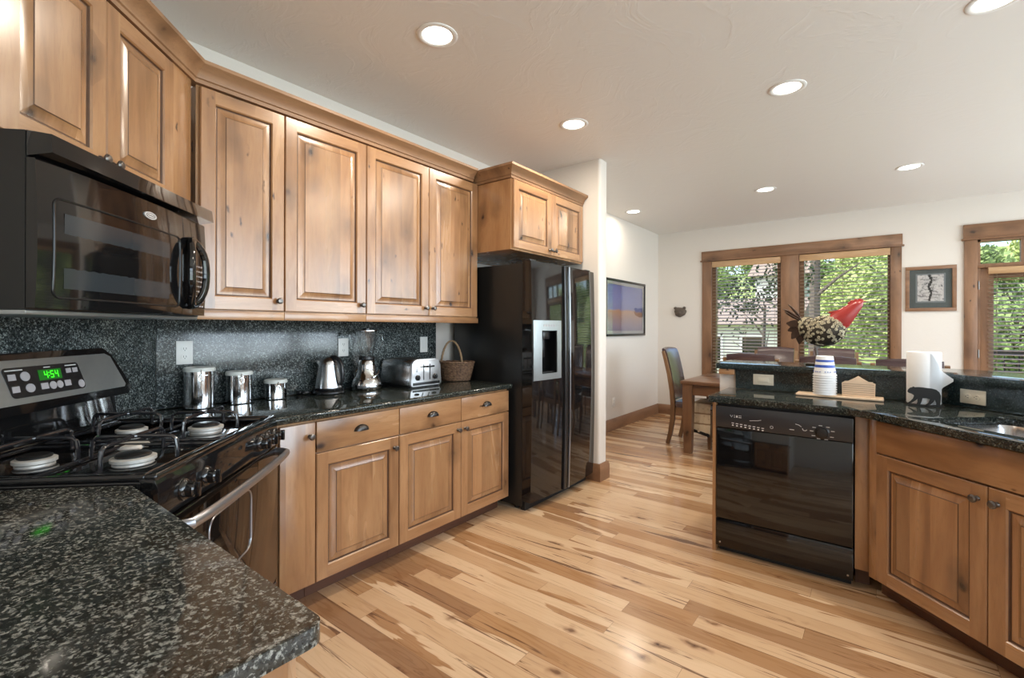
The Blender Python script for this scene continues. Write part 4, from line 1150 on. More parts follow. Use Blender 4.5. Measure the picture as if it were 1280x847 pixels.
# ------------------------------------------------------------------ dishwasher (front faces -y)
DX = 1.9705; DWW = 0.662; DYF = YP - 0.022
dw = empty('dishwasher', (DX, DYF, 0), 0, 'black built-in dishwasher under the peninsula worktop', 'dishwasher')
MB().box(0.004, DWW - 0.004, 0.03, 0.46, 0.09, BT - 0.004).build('tub', black_matte, dw)
MB().box(0.0, DWW, 0.0, 0.029, 0.205, 0.738, 0, .006).build('door', black_gloss, dw)
cpd = MB().box(0.0, DWW, -0.008, 0.029, 0.741, 0.866, 0, .005).build('control_panel', panel_grey, dw)
MB().box(0.0, DWW, 0.006, 0.029, 0.035, 0.199, 0, .004).build('access_panel', black_gloss, dw)
MB().box(0.01, DWW - 0.01, 0.05, 0.07, 0.0, 0.085).build('kick_plate', black_matte, dw)
m = MB(); m.lathe([(0, 0), (0.034, 0), (0.034, 0.003), (0.026, 0.006), (0.023, 0.020), (0, 0.022)], 24, c=(0.530, -0.008, 0.776), axis='-y'); m.box(0.508, 0.552, -0.034, -0.028, 0.7725, 0.7795, 0, .002)
m.build('dial', black_plastic, cpd)
m = MB()
y0_, y1_ = -0.0088, -0.0078
for k in range(8):
    x = 0.088 + 0.0222 * k; z = 0.770 - 0.0015 * k
    m.box(x, x + 0.013, y0_, y1_, z, z + 0.004); m.box(x + 0.002, x + 0.011, y0_, y1_, z - 0.013, z - 0.007)
m.tube([(0.080, y0_, 0.818), (0.088, y0_, 0.806), (0.094, y0_, 0.818)], 0.0012, 5)
for k, (a, b) in enumerate(((0.100, 0.107), (0.112, 0.120), (0.125, 0.140))): m.box(a, b, y0_, y1_, 0.806, 0.809 + 0.006 * (k % 2)); m.box(a, b, y0_, y1_, 0.816, 0.818)
m.tube([(0.183, y0_, 0.796), (0.205, y0_, 0.799), (0.225, y0_, 0.801), (0.242, y0_, 0.806)], 0.0013, 5)
for a in range(8):
    t_ = PI * a / 4; m.box(0.294 + 0.007 * math.cos(t_) - 0.0015, 0.294 + 0.007 * math.cos(t_) + 0.0015, y0_, y1_, 0.773 + 0.007 * math.sin(t_) - 0.0015, 0.773 + 0.007 * math.sin(t_) + 0.0015)
m.box(0.380, 0.402, y0_, y1_, 0.772, 0.7755)
m.tube([(0.408, y0_, 0.806), (0.425, y0_, 0.802), (0.436, y0_, 0.794)], 0.0013, 5)
m.tube([(0.440, y0_, 0.786), (0.445, y0_, 0.776), (0.456, y0_, 0.776), (0.461, y0_, 0.782)], 0.0016, 5)
for a in (20, 60, 100, 140, 175, 215, 250, 290, 330):
    t_ = math.radians(a); x = 0.530 + 0.048 * math.cos(t_); z = 0.776 + 0.036 * math.sin(t_)
    m.box(x - 0.008, x + 0.008, y0_, y1_, z - 0.0015, z + 0.0015)
m.build('printed_marks', white_print, cpd)
m = MB()
for x in (0.022, DWW - 0.022): m.lathe([(0, 0), (0.006, 0), (0.005, 0.002), (0, 0.0025)], 10, c=(x, 0.0062, 0.06), axis='-y')
m.build('screw', steel, dw)
# ------------------------------------------------------------------ things on the left worktop
VA = math.radians(37.87)
def canister(x, y, r, h, label):
    e = empty('canister', (x, y, CT + 0.0005), VA, label, 'canister', 'steel canisters by the range')
    MB().lathe([(0, 0), (r - 0.003, 0), (r, 0.003), (r, h * 0.80), (r - 0.002, h * 0.81), (r, h * 0.82), (r, h - 0.022), (0, h - 0.022)], 40).build('body', steel_pol, e, angle=30)
    MB().lathe([(r * 0.5, h - 0.0215), (r + 0.004, h - 0.0215), (r + 0.005, h - 0.012), (r + 0.001, h - 0.003), (r * 0.8, h), (0, h)], 40).build('lid', lid_mat, e, angle=30)
    m = MB(); a = math.radians(-50); c, s = math.cos(a), math.sin(a)
    ring = [(c * (r + 0.005) - s * q[0], s * (r + 0.005) + c * q[0], h - 0.05 + q[1]) for q in [(0.011 * math.cos(t * PI / 6), 0.017 * math.sin(t * PI / 6)) for t in range(12)]]
    m.tube(ring, 0.0022, 6, closed=True)
    m.tube([(c * (r + .002), s * (r + .002), h - 0.033), (c * (r + 0.009), s * (r + 0.009), h - 0.025), (c * (r + .006), s * (r + .006), h - 0.012)], 0.003, 6)
    m.build('clasp', chrome, e)
canister(0.062, 0.908, 0.0655, 0.203, 'tallest of the three steel canisters, nearest the range')
canister(0.052, 1.098, 0.0605, 0.170, 'middle-sized steel canister between the tallest and the lowest')
canister(0.048, 1.292, 0.056, 0.110, 'lowest steel canister, beside the electric kettle')

k = empty('electric_kettle', (0.072, 1.602, CT + 0.0005), VA, 'brushed steel electric kettle with black handle on its power base', 'kettle')
MB().lathe([(0, 0), (0.090, 0), (0.094, 0.004), (0.092, 0.012), (0.082, 0.019), (0, 0.019)], 36).build('power_base', black_plastic, k)
bp = [(0, 0.0215), (0.080, 0.0215), (0.081, 0.030), (0.0785, 0.040), (0.073, 0.075), (0.066, 0.12), (0.057, 0.17), (0.054, 0.190), (0.045, 0.207), (0.028, 0.219), (0.012, 0.223), (0, 0.224)]
MB().lathe(bp, 36).build('body', steel, k, angle=40)
MB().lathe([(0.0812, 0.0215), (0.0825, 0.0235), (0.0825, 0.034), (0.0802, 0.036)], 36).build('black_band', black_plastic, k)
m = MB(); m.tube([(0.020, -0.012, 0.222), (0.045, -0.018, 0.222), (0.072, -0.024, 0.205), (0.090, -0.028, 0.165), (0.096, -0.030, 0.12), (0.093, -0.028, 0.08), (0.080, -0.024, 0.052)], [0.008, 0.011, 0.013, 0.014, 0.0135, 0.012, 0.009], 12)
m.build('handle', black_plastic, k)
m = MB(); m.prism([(-0.045, 0.150), (-0.076, 0.200), (-0.050, 0.196)], -0.016, 0.016, 'y', 0, .003); m.build('spout', steel, k)
m = MB(); m.tube([(-0.086, -0.02, 0.006), (-0.105, -0.05, 0.004), (-0.125, -0.07, 0.004), (-0.14, -0.05, 0.004), (-0.12, -0.036, 0.006), (-0.10, -0.05, 0.011), (-0.115, -0.065, 0.013), (-0.14, -0.06, 0.012)], 0.0035, 8)
m.box(-0.168, -0.138, -0.070, -0.050, 0.0, 0.022, 0, .004); m.build('cord', black_plastic, k)

b = empty('blender', (0.082, 1.868, CT + 0.0005), VA, 'chrome countertop blender with clear glass jar between kettle and toaster', 'blender')
m = MB(); prof = [(0, 0), (0.092, 0), (0.096, 0.006), (0.0965, 0.030), (0.093, 0.048), (0.083, 0.068), (0.069, 0.092), (0.058, 0.118), (0.054, 0.150), (0.053, 0.186), (0.046, 0.192), (0, 0.192)]
m.lathe(prof, 36); m.build('base', steel_pol, b, angle=50)
m = MB()   # sloped collar sweeping from the front foot to the back of the neck
m.tube([(0.0955 * math.cos(t) * (0.80 + 0.0 * t), 0.0955 * math.sin(t) * 0.80, 0.107 + 0.040 * math.sin(t)) for t in [2 * PI * q / 32 for q in range(32)]], 0.006, 8, closed=True)
m.build('collar', chrome, b)
m = MB(); m.box(-0.03, 0.03, -0.098, -0.09, 0.012, 0.030, 0, .003); m.build('switch_panel', steel_satin, b)
MB().lathe([(0, 0.193), (0.050, 0.193), (0.050, 0.212), (0.040, 0.216)], 30).build('jar_collar', black_plastic, b)
MB().lathe([(0.0, 0.2165), (0.038, 0.2165), (0.042, 0.225), (0.056, 0.29), (0.066, 0.345), (0.068, 0.372), (0.0655, 0.372), (0.0635, 0.345), (0.053, 0.29), (0.039, 0.228), (0.0, 0.226)], 36).build('jar', jar_glass, b, angle=50)
m = MB(); m.tube([(0.064, 0.0, 0.355), (0.098, 0.0, 0.350), (0.105, 0.0, 0.320), (0.095, 0.0, 0.275), (0.060, 0, 0.262)], 0.008, 10); m.build('jar_handle', jar_glass, b)
MB().lathe([(0, 0.385), (0.070, 0.385), (0.0715, 0.380), (0.070, 0.3735), (0.0, 0.3735)][::-1], 32).build('lid', steel_pol, b)
MB().lathe([(0.026, 0.3855), (0.026, 0.395), (0.022, 0.398), (0, 0.398)], 20).build('lid_cap', black_plastic, b)

t = empty('toaster', (0.318, 2.045, CT + 0.0005), PI / 2, 'four-slice stainless toaster with two dials, end-on to the room', 'toaster')
TW, TD, TH = 0.262, 0.325, 0.186
prof = round_poly([(0.0, 0.014), (TW, 0.014), (TW - 0.010, TH), (0.010, TH)], {0: .012, 1: .012, 2: .045, 3: .045}, 8)
m = MB(); m.prism(prof, 0.012, TD, 'y', 0, .006); m.build('body', steel, t, angle=40)
m = MB(); m.prism(round_poly([(-0.003, 0.010), (TW + 0.003, 0.010), (TW - 0.008, TH + 0.003), (0.008, TH + 0.003)], {0: .012, 1: .012, 2: .045, 3: .045}, 8), 0.0, 0.022, 'y', 0, .005); m.build('end_panel', steel_satin_bright, t, angle=40)
m = MB(); m.box(0.012, TW - 0.012, -0.003, 0.004, 0.018, 0.036, 0, .003); m.box(0.01, TW - 0.01, 0.01, TD - 0.01, 0.0, 0.014); m.build('base_strip', black_plastic, t)
for x in (0.050, 0.205):
    m = MB(); m.lathe([(0, 0), (0.019, 0), (0.018, 0.010), (0.013, 0.015), (0, 0.015)], 20, c=(x, -0.0005, 0.068), axis='-y'); m.box(x - 0.004, x + 0.004, -0.021, -0.013, 0.052, 0.084, 0, .002); m.build('dial', black_plastic, t)
for x in (0.105, 0.160):
    m = MB(); m.box(x - 0.004, x + 0.004, -0.0012, 0.004, 0.05, 0.155); m.build('lever_slot', slot_dark, t)
for x, z in ((0.105, 0.140), (0.160, 0.140)):
    m = MB(); m.box(x - 0.024, x + 0.024, -0.024, -0.014, z - 0.006, z + 0.006, 0, .004); m.box(x - 0.003, x + 0.003, -0.015, 0.0, z - 0.003, z + 0.003); m.build('lever', black_plastic, t)
m = MB()
for q in range(4): m.box(0.034, 0.052, -0.002, 0.002, 0.108 + 0.011 * q, 0.113 + 0.011 * q, 0, .001)
m.build('mode_buttons', black_plastic, t)
m = MB()
for x in (0.058, 0.160):
    for dx in (0.0, 0.040): m.box(x + dx - 0.014, x + dx + 0.014, 0.035, TD - 0.03, TH - 0.002, TH + 0.0012)
m.build('bread_slots', slot_dark, t)

bk = empty('wicker_basket', (0.175, 2.603, CT + 0.0005), VA, 'oval brown wicker basket with arched handle beside the refrigerator', 'basket')
m = MB(); rows = 13; hB = 0.135
def brad(z): f_ = z / hB; return 0.098 + 0.036 * f_ ** 0.8, 0.072 + 0.026 * f_ ** 0.8
NU = 26
for r_ in range(rows):
    z = 0.006 + (hB - 0.008) * r_ / (rows - 1); rx, ry = brad(z); pts = []
    for q in range(NU * 3):
        a = 2 * PI * q / (NU * 3); d_ = 0.0035 * math.cos(a * NU / 1.0 + PI * (r_ % 2)) if True else 0
        pts.append(((rx + d_) * math.cos(a), (ry + d_) * math.sin(a), z))
    m.tube(pts, 0.0056, 6, closed=True)
for q in range(NU):
    a = 2 * PI * q / NU; pts = []
    for s_ in range(6):
        z = 0.004 + (hB - 0.006) * s_ / 5; rx, ry = brad(z); pts.append((rx * math.cos(a), ry * math.sin(a), z))
    m.tube(pts, 0.0042, 6)
m.prism([(0.097 * math.cos(2 * PI * q / 32), 0.071 * math.sin(2 * PI * q / 32)) for q in range(32)], 0.0, 0.006)
m.build('woven_body', wicker, bk, angle=60)
m = MB(); rx, ry = brad(hB)
for ph in (0, PI):
    m.tube([((rx + 0.004 * math.cos(8 * a + ph)) * math.cos(a), (ry + 0.004 * math.cos(8 * a + ph)) * math.sin(a), hB + 0.003 + 0.004 * math.sin(8 * a + ph)) for a in [2 * PI * q / 96 for q in range(96)]], 0.0052, 6, closed=True)
m.build('rim', wicker, bk, angle=60)
m = MB()
for ph in (0, 2.1, 4.2):
    m.tube([(-0.035 + 0.082 * math.cos(a) + 0.0045 * math.cos(14 * a + ph), 0.0045 * math.sin(14 * a + ph), 0.075 + (0.225) * math.sin(a)) for a in [PI * q / 60 for q in range(61)]], 0.0050, 6)
m.build('handle', wicker_h, bk, angle=60)

# ------------------------------------------------------------------ things on the peninsula worktop
tr = MB().box(-0.21, 0.21, -0.060, 0.060, 0.0, 0.013, 0, .004)
tag(tr.build('serving_board', maple, loc=(2.545, 3.372, CT + 0.0005)), 'flat pale wooden board carrying the cups and napkin holder', 'board')
TZ = CT + 0.0145
ORD = ['lowest', 'second', 'third', 'fourth', 'fifth', 'sixth', 'seventh', 'eighth']
def cup_mb(printed):
    m = MB(); H_ = 0.112
    def r(z): return 0.0575 - 0.0145 * z / H_
    m.lathe([(r(0) + 0.0015, 0.003), (r(0) + 0.0035, 0.0), (r(0) + 0.0040, 0.003), (r(0) + 0.0020, 0.006)], 32)
    prof = [0.006, 0.046, 0.062, 0.079, 0.092, 0.100, H_]
    for a, b in zip(prof[:-1], prof[1:]):
        blue = printed and (abs(a - 0.046) < 1e-6 or abs(a - 0.079) < 1e-6)
        m.lathe([(r(a), a), (r(b), b)], 32, 1 if blue else 0)
    m.lathe([(r(H_), H_), (r(H_) - 0.002, H_ + 0.001), (r(H_) - 0.004, H_ - 0.002), (0, H_ - 0.003)], 32)
    if printed:
        for q in range(26):
            if q % 4 == 3: continue
            a = 2 * PI * q / 26; z = 0.020; x = (r(z) + 0.0005)
            m.box(x * math.cos(a) - 0.003, x * math.cos(a) + 0.003, x * math.sin(a) - 0.003, x * math.sin(a) + 0.003, z, z + 0.004, 1)
    bmesh.ops.remove_doubles(m.bm, verts=m.bm.verts[:], dist=1e-5)
    return m
c0 = cup_mb(False).build('paper_cup', [paper_white, cup_blue], loc=(2.478, 3.366, TZ))
NC = 9
for q in range(NC - 1):
    o = c0 if q == 0 else copy_tree(c0)
    o.location.z = TZ + 0.0140 * q
    tag(o, 'plain white upside-down paper cup, %s from the bottom of the nested stack' % ORD[q] if q else 'plain white upside-down paper cup, lowest of the nested stack, rim on the board', 'cup', 'nested stack of paper cups')
o = cup_mb(True).build('paper_cup', [paper_white, cup_blue], loc=(2.478, 3.366, TZ + 0.0140 * (NC - 1)))
tag(o, 'topmost upside-down paper cup with two blue printed bands', 'cup', 'nested stack of paper cups')

nh = empty('napkin_holder', (2.640, 3.372, TZ), 0.0, 'pale wooden napkin holder with grooved panels on the board', 'napkin holder')
out = [(-0.076, 0.0), (0.076, 0.0), (0.078, 0.074), (0.068, 0.078), (0.045, 0.086), (0.020, 0.104), (0.0, 0.118), (-0.020, 0.104), (-0.045, 0.086), (-0.068, 0.078), (-0.078, 0.074)]
m = MB(); m.prism(out, -0.026, -0.018, 'y', 0, .002)
for q in range(6): m.box(-0.072, 0.072, -0.0264, -0.0255, 0.012 + 0.0115 * q, 0.0145 + 0.0115 * q, 1)
m.build('front_panel', [maple, groove_mat], nh)
MB().prism([(p[0], p[1] * 0.70 if p[1] > 0.08 else p[1]) for p in out], 0.018, 0.026, 'y', 0, .002).build('back_panel', maple, nh)
MB().box(-0.075, 0.075, -0.0175, 0.0175, 0.0, 0.008, 0, .002).build('base', maple, nh)
m = MB()
m.box(-0.066, 0.066, -0.0165, 0.0165, 0.0085, 0.080, 0, .003)
for q in range(6): m.box(-0.0665, 0.0665, -0.0155 + 0.0055 * q, -0.0125 + 0.0055 * q, 0.0085, 0.0835)
tag(m.build('napkins', napkin_mat, loc=(2.640, 3.372, TZ)), 'packed beige paper napkins held in the wooden holder', 'napkins', kind='stuff')

PX, PY = 2.922, 3.352
ph = empty('paper_towel_holder', (PX, PY, CT + 0.0005), math.atan2(-0.183, 3.37) * -1 + 0.0, 'paper towel stand with a black walking bear cut-out in front', 'towel holder')
MB().lathe([(0, 0), (0.080, 0), (0.080, 0.004), (0, 0.005)], 36).build('base_plate', black_matte, ph)
MB().lathe([(0.006, 0.004), (0.006, 0.262), (0.010, 0.264), (0.008, 0.266), (0, 0.267)], 14).build('rod', black_matte, ph)
bear = [(-0.066, 0.082), (-0.058, 0.092), (-0.050, 0.094), (-0.045, 0.099), (-0.039, 0.095), (-0.024, 0.097), (-0.006, 0.096), (0.012, 0.094), (0.030, 0.093), (0.046, 0.088), (0.058, 0.076), (0.064, 0.058), (0.063, 0.036), (0.061, 0.016), (0.062, 0.004), (0.046, 0.004), (0.046, 0.020), (0.040, 0.036),
        (0.034, 0.022), (0.024, 0.010), (0.010, 0.004), (0.000, 0.004), (0.016, 0.018), (0.022, 0.038), (0.008, 0.042), (-0.008, 0.040), (-0.012, 0.022), (-0.018, 0.004), (-0.034, 0.004), (-0.028, 0.018), (-0.028, 0.036), (-0.036, 0.026), (-0.050, 0.014), (-0.062, 0.006), (-0.067, 0.012), (-0.056, 0.022), (-0.046, 0.036), (-0.042, 0.052), (-0.052, 0.060), (-0.064, 0.064), (-0.069, 0.071)]
m = MB(); m.prism([(p_[0] - 0.005, p_[1]) for p_ in bear], -0.082, -0.078, 'y'); m.box(-0.07, 0.07, -0.083, -0.075, 0.0, 0.005); m.build('bear_cutout', black_matte, ph)
rl = empty('paper_towel_roll', (PX, PY, CT + 0.0065), ph.rotation_euler.z, 'white paper towel roll with a loose sheet corner, on the bear stand', 'paper towel')
MB().lathe([(0.022, 0.0), (0.070, 0.0), (0.0715, 0.003), (0.0715, 0.270), (0.070, 0.273), (0.022, 0.273), (0.020, 0.268), (0.020, 0.004), (0.022, 0.0)], 44).build('roll', paper_white, rl, angle=40)
m = MB(); n = 12; A = []
for i in range(n + 1):
    f_ = i / n; a = math.radians(-75 + 75 * f_); rr_ = 0.0725 + 0.002 * f_
    x = rr_ * math.cos(a) if f_ < 1 else 0; y = rr_ * math.sin(a)
    if f_ > 0.72:
        g_ = (f_ - 0.72) / 0.28; a7 = math.radians(-75 + 75 * 0.72); x = 0.0735 * math.cos(a7) + 0.058 * g_ * 0.75; y = 0.0735 * math.sin(a7) - 0.012 * g_
    zl = 0.02 + 0.105 * max(0, (f_ - 0.25) / 0.75) ** 1.0; zh = 0.272 - 0.135 * max(0, (f_ - 0.02) / 0.98)
    A.append((m.v((x, y, zl)), m.v((x, y, max(zh, zl + 0.004)))))
for a, b_ in zip(A[:-1], A[1:]): m.face([a[0], b_[0], b_[1], a[1]])
bmesh.ops.solidify(m.bm, geom=m.bm.faces[:], thickness=0.0008)
m.build('loose_sheet', paper_white, rl, angle=80)

# ------------------------------------------------------------------ red-headed metal bird on the bar
ro = empty('metal_bird', (2.410, 3.62, 1.0835), 0.0, 'scrollwork metal rooster with a red head standing on the bar', 'sculpture')
MB().prism(round_poly([(-0.055, -0.045), (0.055, -0.045), (0.055, 0.045), (-0.055, 0.045)], {0: .012, 1: .012, 2: .012, 3: .012}, 4), 0.0, 0.014, 'z', 0, .003).build('base', rooster_iron, ro)
m = MB()
for y in (-0.025, 0.025):
    m.tube([(0.0, y, 0.014), (0.006, y, 0.06), (0.0, y * 0.8, 0.118)], 0.007, 8)
    for a in (-0.5, 0.0, 0.5): m.tube([(0.0, y, 0.020), (0.045 * math.cos(a), y + 0.035 * math.sin(a), 0.017)], 0.004, 6)
m.build('leg', clay, ro)
# body: loft of ellipses along a curved axis, covered with wire scrolls
axis_pts = [(-0.088, 0.298, 0.020, 0.014), (-0.070, 0.278, 0.045, 0.030), (-0.035, 0.243, 0.072, 0.050), (0.005, 0.222, 0.092, 0.064), (0.045, 0.222, 0.098, 0.070), (0.085, 0.245, 0.088, 0.064), (0.112, 0.272, 0.066, 0.050), (0.130, 0.292, 0.052, 0.038)]
def loft(ax, n=20, mb=None, dirs=None, mi=0, cap=True):
    mb = mb or MB(); rings = []
    for i, (x, z, hz_, hy_) in enumerate(ax):
        a = ax[max(0, i - 1)]; b = ax[min(len(ax) - 1, i + 1)]
        t_ = Vector((b[0] - a[0], 0, b[1] - a[1])).normalized(); N = Vector((-t_.z, 0, t_.x))
        rings.append([mb.v(Vector((x, 0, z)) + N * hz_ * math.cos(2 * PI * q / n) + Vector((0, 1, 0)) * hy_ * math.sin(2 * PI * q / n)) for q in range(n)])
    for a, b in zip(rings[:-1], rings[1:]):
        for q in range(n): mb.face([a[q], a[(q + 1) % n], b[(q + 1) % n], b[q]], mi)
    if cap: mb.face(rings[0][::-1], mi); mb.face(rings[-1], mi)
    return mb
def body_pt(u, vv, k=1.0):
    f_ = u * (len(axis_pts) - 1); i = min(int(f_), len(axis_pts) - 2); f_ -= i
    a, b = axis_pts[i], axis_pts[i + 1]; x, z, hz_, hy_ = [a[q] + (b[q] - a[q]) * f_ for q in range(4)]
    t_ = Vector((b[0] - a[0], 0, b[1] - a[1])).normalized(); N = Vector((-t_.z, 0, t_.x))
    return Vector((x, 0, z)) + N * hz_ * k * math.cos(vv) + Vector((0, 1, 0)) * hy_ * k * math.sin(vv)
rnd = random.Random(4)
loft([(a_, b_, c_ * 0.97, d_ * 0.97) for a_, b_, c_, d_ in axis_pts], 24).build('body_shell', rooster_iron, ro, angle=60)
m = MB()
for side in (-1, 1):
    cells = []; tries = 0
    while len(cells) < 110 and tries < 40000:
        tries += 1; u = rnd.uniform(0.03, 0.97); vv = side * rnd.uniform(0.12, PI - 0.12); p = body_pt(u, vv)
        if all((p - c_[0]).length > 0.0140 for c_ in cells): cells.append((p, u, vv))
    for p, u, vv in cells:
        ph_ = rnd.uniform(0, 2 * PI); sg = rnd.choice((-1, 1)); turns = rnd.uniform(1.2, 1.8); n = 18; pts = []
        e1 = (body_pt(min(1, u + 0.02), vv) - body_pt(max(0, u - 0.02), vv)).normalized(); e2 = (body_pt(u, vv + 0.05) - body_pt(u, vv - 0.05)).normalized()
        for q in range(n + 1):
            f_ = q / n; rr_ = 0.0022 + 0.0072 * f_; a = ph_ + sg * turns * 2 * PI * f_
            pts.append(p + e1 * rr_ * math.cos(a) + e2 * rr_ * math.sin(a))
        m.tube(pts, 0.0019, 5)
m.build('scrollwork', scroll_cream, ro, angle=60)
m = MB()
for vv in (0.0, PI):
    m.tube([body_pt(q / 20, vv) for q in range(21)], 0.0045, 6)
for u in (0.0, 1.0): m.tube([body_pt(u, 2 * PI * q / 20) for q in range(20)], 0.004, 6, closed=True)
m.build('body_rib', rooster_iron, ro, angle=60)
head_ax = [(0.112, 0.276, 0.062, 0.042), (0.132, 0.294, 0.062, 0.044), (0.156, 0.320, 0.053, 0.040), (0.180, 0.345, 0.044, 0.034), (0.205, 0.372, 0.034, 0.027), (0.222, 0.388, 0.027, 0.022), (0.236, 0.400, 0.016, 0.014), (0.243, 0.405, 0.006, 0.006)]
hd = loft(head_ax, 20)
hd.prism([(0.060, 0.340), (0.075, 0.346), (0.122, 0.352), (0.150, 0.375), (0.120, 0.330), (0.088, 0.328)], -0.012, 0.012, 'y', 0, .004)
hd.build('red_head', red_metal, ro, angle=40)
m = MB()
for q in range(7):
    f_ = q / 6; x = 0.176 + 0.062 * f_; z = 0.392 + 0.034 * f_ - 0.02 * f_ * f_
    m.ball((x, 0, z + 0.004 * (q % 2)), 0.010, 0.005, 0.014, 8, 6)
m.build('comb', red_metal, ro)
m = MB(); m.lathe([(0.007, 0), (0.004, 0.012), (0, 0.026)], 10, c=(0.240, 0, 0.404), axis='x'); m.build('beak', red_metal, ro)
m = MB()
for (pts, w_) in (([(-0.085, 0.300), (-0.120, 0.325), (-0.155, 0.352), (-0.190, 0.368)], 0.010), ([(-0.088, 0.312), (-0.112, 0.345), (-0.138, 0.378), (-0.158, 0.398)], 0.008), ([(-0.085, 0.290), (-0.125, 0.312), (-0.160, 0.338), (-0.178, 0.352)], 0.009)):
    m.tube([(p[0], 0.004, p[1]) for p in pts], [w_ * 0.6, w_, w_ * 0.9, w_ * 0.2], 8)
for k_, (yo, pts) in enumerate(((-0.012, [(-0.070, 0.262), (-0.105, 0.272), (-0.140, 0.266), (-0.165, 0.272)]), (0.012, [(-0.070, 0.252), (-0.105, 0.248), (-0.135, 0.230), (-0.160, 0.222)]), (-0.006, [(-0.065, 0.240), (-0.095, 0.222), (-0.120, 0.192), (-0.135, 0.168)]), (0.004, [(-0.06, 0.232), (-0.080, 0.200), (-0.090, 0.165), (-0.092, 0.135)]))):
    S_ = [0.010, 0.024, 0.022, 0.004]
    m.sweep_rect([(p[0], yo, p[1]) for p in pts], 0.003, S_, (0, 1, 0))
m.build('tail', rooster_tail, ro, angle=50)
# ------------------------------------------------------------------ dining corner
TX0, TX1, TY0, TY1, TH_ = 1.060, 3.400, 5.070, 6.080, 0.765
tb = empty('dining_table', (TX0, TY0, 0), 0, 'long dark-stained wooden dining table behind the bar', 'table')
LX, LY = TX1 - TX0, TY1 - TY0
MB().box(0, LX, 0, LY, TH_ - 0.035, TH_, 0, .005).build('tabletop', table_x, tb)
m = MB(); m.box(0.06, LX - 0.06, 0.045, 0.070, 0.615, TH_ - 0.036); m.box(0.06, LX - 0.06, LY - 0.070, LY - 0.045, 0.615, TH_ - 0.036); m.box(0.045, 0.07, 0.07, LY - 0.07, 0.615, TH_ - 0.036); m.box(LX - 0.07, LX - 0.045, 0.07, LY - 0.07, 0.615, TH_ - 0.036)
m.build('apron', table_x, tb)
for x, y in ((0.018, 0.018), (LX - 0.118, 0.018), (0.018, LY - 0.118), (LX - 0.118, LY - 0.118)):
    m = MB(); m.sweep_rect([(x + 0.05, y + 0.05, 0.0), (x + 0.05, y + 0.05, 0.60), (x + 0.05, y + 0.05, TH_ - 0.0355)], [0.038, 0.05, 0.05], [0.038, 0.05, 0.05], (1, 0, 0)); m.build('leg', table_z, tb)

def make_chair():
    e = empty('dining_chair', (0, 0, 0))
    # seat cushion
    m = MB(); m.prism(round_poly([(-0.225, -0.185), (0.225, -0.185), (0.235, 0.235), (-0.235, 0.235)], {0: .03, 1: .03, 2: .04, 3: .04}, 5), 0.425, 0.490, 'z', 0, .022, 4); m.build('seat', leather, e, angle=50)
    m = MB(); m.box(-0.205, 0.205, -0.190, -0.165, 0.36, 0.424); m.box(-0.205, 0.205, 0.190, 0.215, 0.36, 0.424); m.box(-0.220, -0.198, -0.16, 0.19, 0.36, 0.424); m.box(0.198, 0.220, -0.16, 0.19, 0.36, 0.424)
    m.build('seat_frame', post_wood, e)
    side = [(-0.255, 0.0), (-0.225, 0.12), (-0.200, 0.28), (-0.195, 0.44), (-0.210, 0.60), (-0.245, 0.80), (-0.290, 0.98), (-0.312, 1.055)]
    for sx in (-1, 1):
        m = MB(); m.sweep_rect([(sx * 0.213, y, z) for y, z in side], [0.016, 0.018, 0.019, 0.019, 0.018, 0.017, 0.016, 0.015], [0.019, 0.022, 0.024, 0.024, 0.021, 0.018, 0.016, 0.014], (1, 0, 0)); m.build('leg', post_wood, e, angle=25)
        m = MB(); m.sweep_rect([(sx * 0.208, 0.205, 0.0), (sx * 0.205, 0.200, 0.42)], [0.016, 0.022], [0.016, 0.022], (1, 0, 0)); m.build('leg', post_wood, e)
    m = MB(); prof = []      # leather back: swept pad, rolled at the top
    zs = [0.495, 0.60, 0.72, 0.84, 0.95, 1.03, 1.070, 1.086]
    ys = [-0.190, -0.207, -0.228, -0.250, -0.275, -0.298, -0.312, -0.322]; th = [0.016, 0.024, 0.026, 0.026, 0.026, 0.027, 0.022, 0.008]
    rings = []
    for z, y, t_ in zip(zs, ys, th):
        r_ = []
        for q in range(9):
            x = -0.194 + 0.388 * q / 8; bow = -0.018 * (1 - (x / 0.194) ** 2); crown_ = 0.012 * (1 - (x / 0.194) ** 2) * (z - 0.495) / 0.59
            r_.append((x, y + bow, z + crown_, t_))
        rings.append([m.v((x, y + t_, z)) for x, y, z, t_ in r_] + [m.v((x, y - t_, z)) for x, y, z, t_ in r_[::-1]])
    for a, b in zip(rings[:-1], rings[1:]):
        for q in range(18): m.face([a[q], a[(q + 1) % 18], b[(q + 1) % 18], b[q]])
    m.face(rings[0][::-1]); m.face(rings[-1]); m.build('backrest', leather, e, angle=60)
    return e
proto = make_chair()
def chair(x, y, rz, label, first=[True]):
    o = proto if first[0] else copy_tree(proto)
    first[0] = False
    o.location = (x, y, 0); o.rotation_euler = (0, 0, rz)
    return tag(o, label, 'chair', 'leather dining chairs around the table')
chair(1.065, 5.620, -PI / 2, 'brown leather dining chair at the left end of the table, in full side view')
chair(1.820, 4.965, 0, 'leather dining chair on the near side of the table, leftmost back above the bar')
chair(2.395, 4.965, 0, 'leather dining chair on the near side of the table, behind the cups')
chair(2.905, 4.905, 0, 'leather dining chair on the near side of the table, behind the paper towel')
chair(1.735, 6.200, PI, 'leather dining chair on the window side of the table, near the house view')
chair(2.320, 6.200, PI, 'leather dining chair on the window side of the table, below the metal bird')

